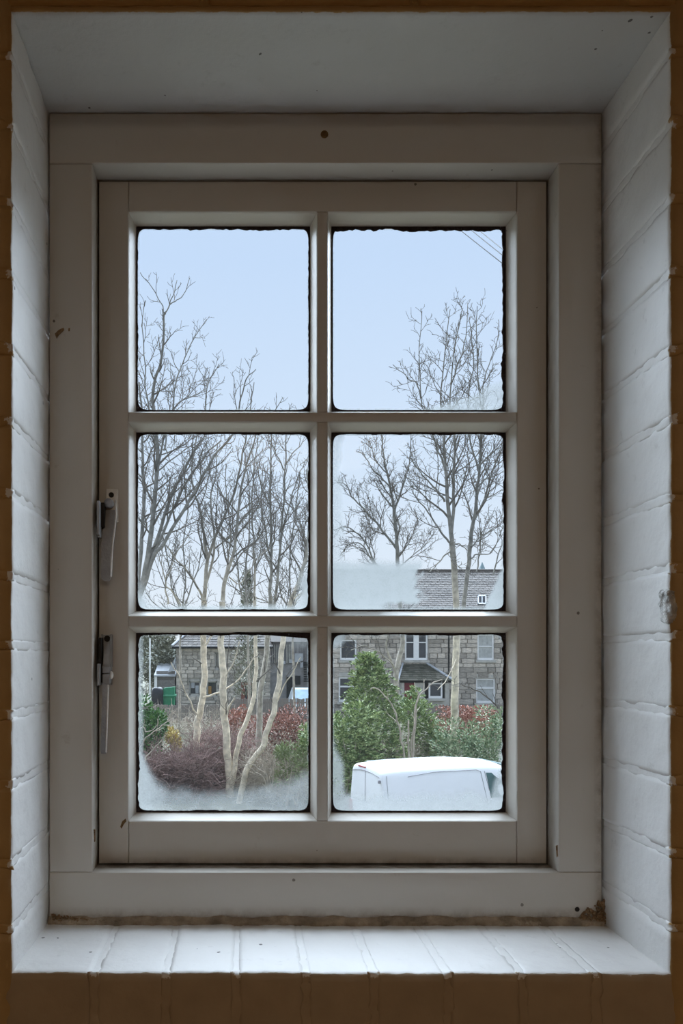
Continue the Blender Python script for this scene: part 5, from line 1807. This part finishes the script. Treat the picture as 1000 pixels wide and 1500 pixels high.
def thicket(name, label, Y, cxp, top, halfw, n, m, seed, ln=(.5, 1.2), rad=.008, cat='bush', dep=1.0):
    """a tangle of thin dead stems"""
    r = random.Random(seed)
    c = P(cxp, top, Y)
    gz = ground_z(Y)
    hh = c.z - gz
    hw_ = halfw / F * Y
    nb = NB()
    for i in range(n):
        p = np.array([c.x + r.uniform(-hw_, hw_), Y + r.uniform(-dep, dep), gz - .05 + hh * r.random() ** 1.2 * .8])
        d = np.array([r.gauss(0, .7), r.gauss(0, .5), abs(r.gauss(.3, .6))])
        q_ = [p]
        L = r.uniform(*ln)
        for k in range(4):
            d = d + np.array([r.gauss(0, .3), r.gauss(0, .3), r.gauss(-.08, .3)])
            d /= np.linalg.norm(d)
            q_.append(q_[-1] + d * L / 4)
        V, Fq = tube_np(np.array(q_), np.linspace(rad * r.uniform(.7, 1.4), rad * .6, 5), 3)
        nb.add(V, Fq)
    root = empty(name, (c.x, Y, gz), label=label, cat=cat)
    tag(nb.build('stems', m, root), kind='stuff')


thicket('bramble_thicket', 'purple-brown bramble tangle left of the straight pale trunk', 26.0, 258, 1090, 52, 2300, M_BRAMBLE, 51, rad=.009)
thicket('bramble_thicket', 'brown bramble tangle between the straight trunk and the twin trunks', 27.4, 322, 1060, 40, 1600, M_BRAMBLE, 52, rad=.009)
thicket('bramble_thicket', 'dry brown stems below the copper hedge, right of the curved trunk', 25.6, 405, 1095, 48, 1300, M_BRUSH, 53, rad=.008)
thicket('dead_brush', 'dry brush under the big evergreens behind the van', 26.6, 585, 1075, 70, 1600, M_BRUSH, 54, rad=.008)
thicket('dead_brush', 'grey dead brush tangle in front of the left board fence', 36, 290, 1050, 90, 600, M_BRUSH, 55, ln=(.6, 1.5), rad=.011)

# cut sapling stems and bare bushes in front
t = Tree('bare_sapling', 'clump of thin tan stems rising in front of the big evergreen', 600, 23.9, 109, M_BRUSH, cat='sapling')
t.limb([(592, 1140), (590, 1104), (586, 1075), (581, 1050), (573, 1032), (563, 1018), (552, 1008), (542, 1009)], 3.4, 1.6, -.3, 'trunk', bare=.5, dens=.5, reach=.4, depth=2)
t.limb([(599, 1140), (599, 1107), (599, 1080), (598, 1056)], 3.6, 2.4, .1, 'stem', bare=.6, dens=.4, reach=.3, depth=2)
t.limb([(605, 1140), (606, 1098), (609, 1060), (611, 1026), (621, 1012), (632, 1002), (647, 996)], 3.2, 1.4, -.4, 'stem', bare=.4, dens=.5, reach=.4, depth=2)
t.limb([(601, 1140), (604, 1080), (608, 1040), (612, 1018), (606, 1000)], 3, 1.4, .3, 'stem', bare=.5, dens=.5, reach=.4, depth=2)
t.done(M_BRUSH)
t = Tree('bare_sapling', 'small bush of pale splayed stems at the foot of the curved trunk', 392, 23.8, 110, M_BRUSH, cat='sapling')
for pts in ([(394, 1160), (392, 1140), (380, 1126), (366, 1120), (350, 1111)], [(394, 1160), (390, 1135), (386, 1110), (383, 1092)], [(395, 1160), (396, 1138), (398, 1120), (392, 1105), (388, 1096)], [(396, 1160), (400, 1140), (401, 1118), (402, 1104)], [(394, 1160), (384, 1138), (372, 1130), (364, 1122)]):
    t.limb(pts, 2.2, 1.2, -.3, 'stem', bare=.4, dens=.5, reach=.3, depth=2)
t.done(M_BRUSH)
t = Tree('bare_sapling', 'pale slanting shrub stems crossing in front of the dark laurel', 207, 24.2, 111, M_BRUSH, cat='sapling')
t.limb([(200, 1165), (204, 1120), (209, 1088), (222, 1075), (240, 1062), (250, 1045)], 2.6, 1.2, -.2, 'stem', bare=.4, dens=.4, reach=.4, depth=2)
t.limb([(202, 1165), (208, 1125), (216, 1107), (230, 1092), (243, 1077)], 2.4, 1.2, -.2, 'stem', bare=.4, dens=.4, reach=.4, depth=2)
t.limb([(200, 1165), (200, 1100), (208, 1066), (214, 1072), (225, 1068), (232, 1058)], 2, 1, -.2, 'stem', bare=.5, dens=.5, reach=.4, depth=2)
t.done(M_BRUSH)
t = Tree('bare_sapling', 'dark drooping branch arching before the brown fence by the lower right house window', 730, 29, 113, M_TWIG, cat='sapling')
t.limb([(742, 1130), (738, 1080), (732, 1042), (720, 1028), (705, 1014), (690, 1008), (676, 1004)], 3, 1.6, -.5, 'stem', bare=.4, dens=.6, reach=.5, depth=2)
t.done()

# ------------------------------------------------------------------ overhead cables
for i, (a, c) in enumerate((((680, 342), (737, 387)), ((696, 342), (737, 375)), ((707, 342), (737, 366)))):
    A, B_ = P(*a, 16), P(*c, 14.6)
    d = B_ - A
    S_, E_ = A - d * 6, B_ + d * 4
    pts = []
    for k in range(25):
        u = k / 24
        p = S_.lerp(E_, u)
        u0, u1 = 6 / 11, 7 / 11
        p.z += .9 * (u - u0) * (u - u1)
        pts.append(p)
    b = MB(); b.tube(pts, [.0085] * 25, 6)
    tag(b.build('overhead_cable', M_CABLE), ('lowest of the three overhead cables in the top right pane', 'middle one of three overhead cables in the top right pane', 'uppermost of the three overhead cables in the top right pane')[i], 'cable', 'overhead cables')
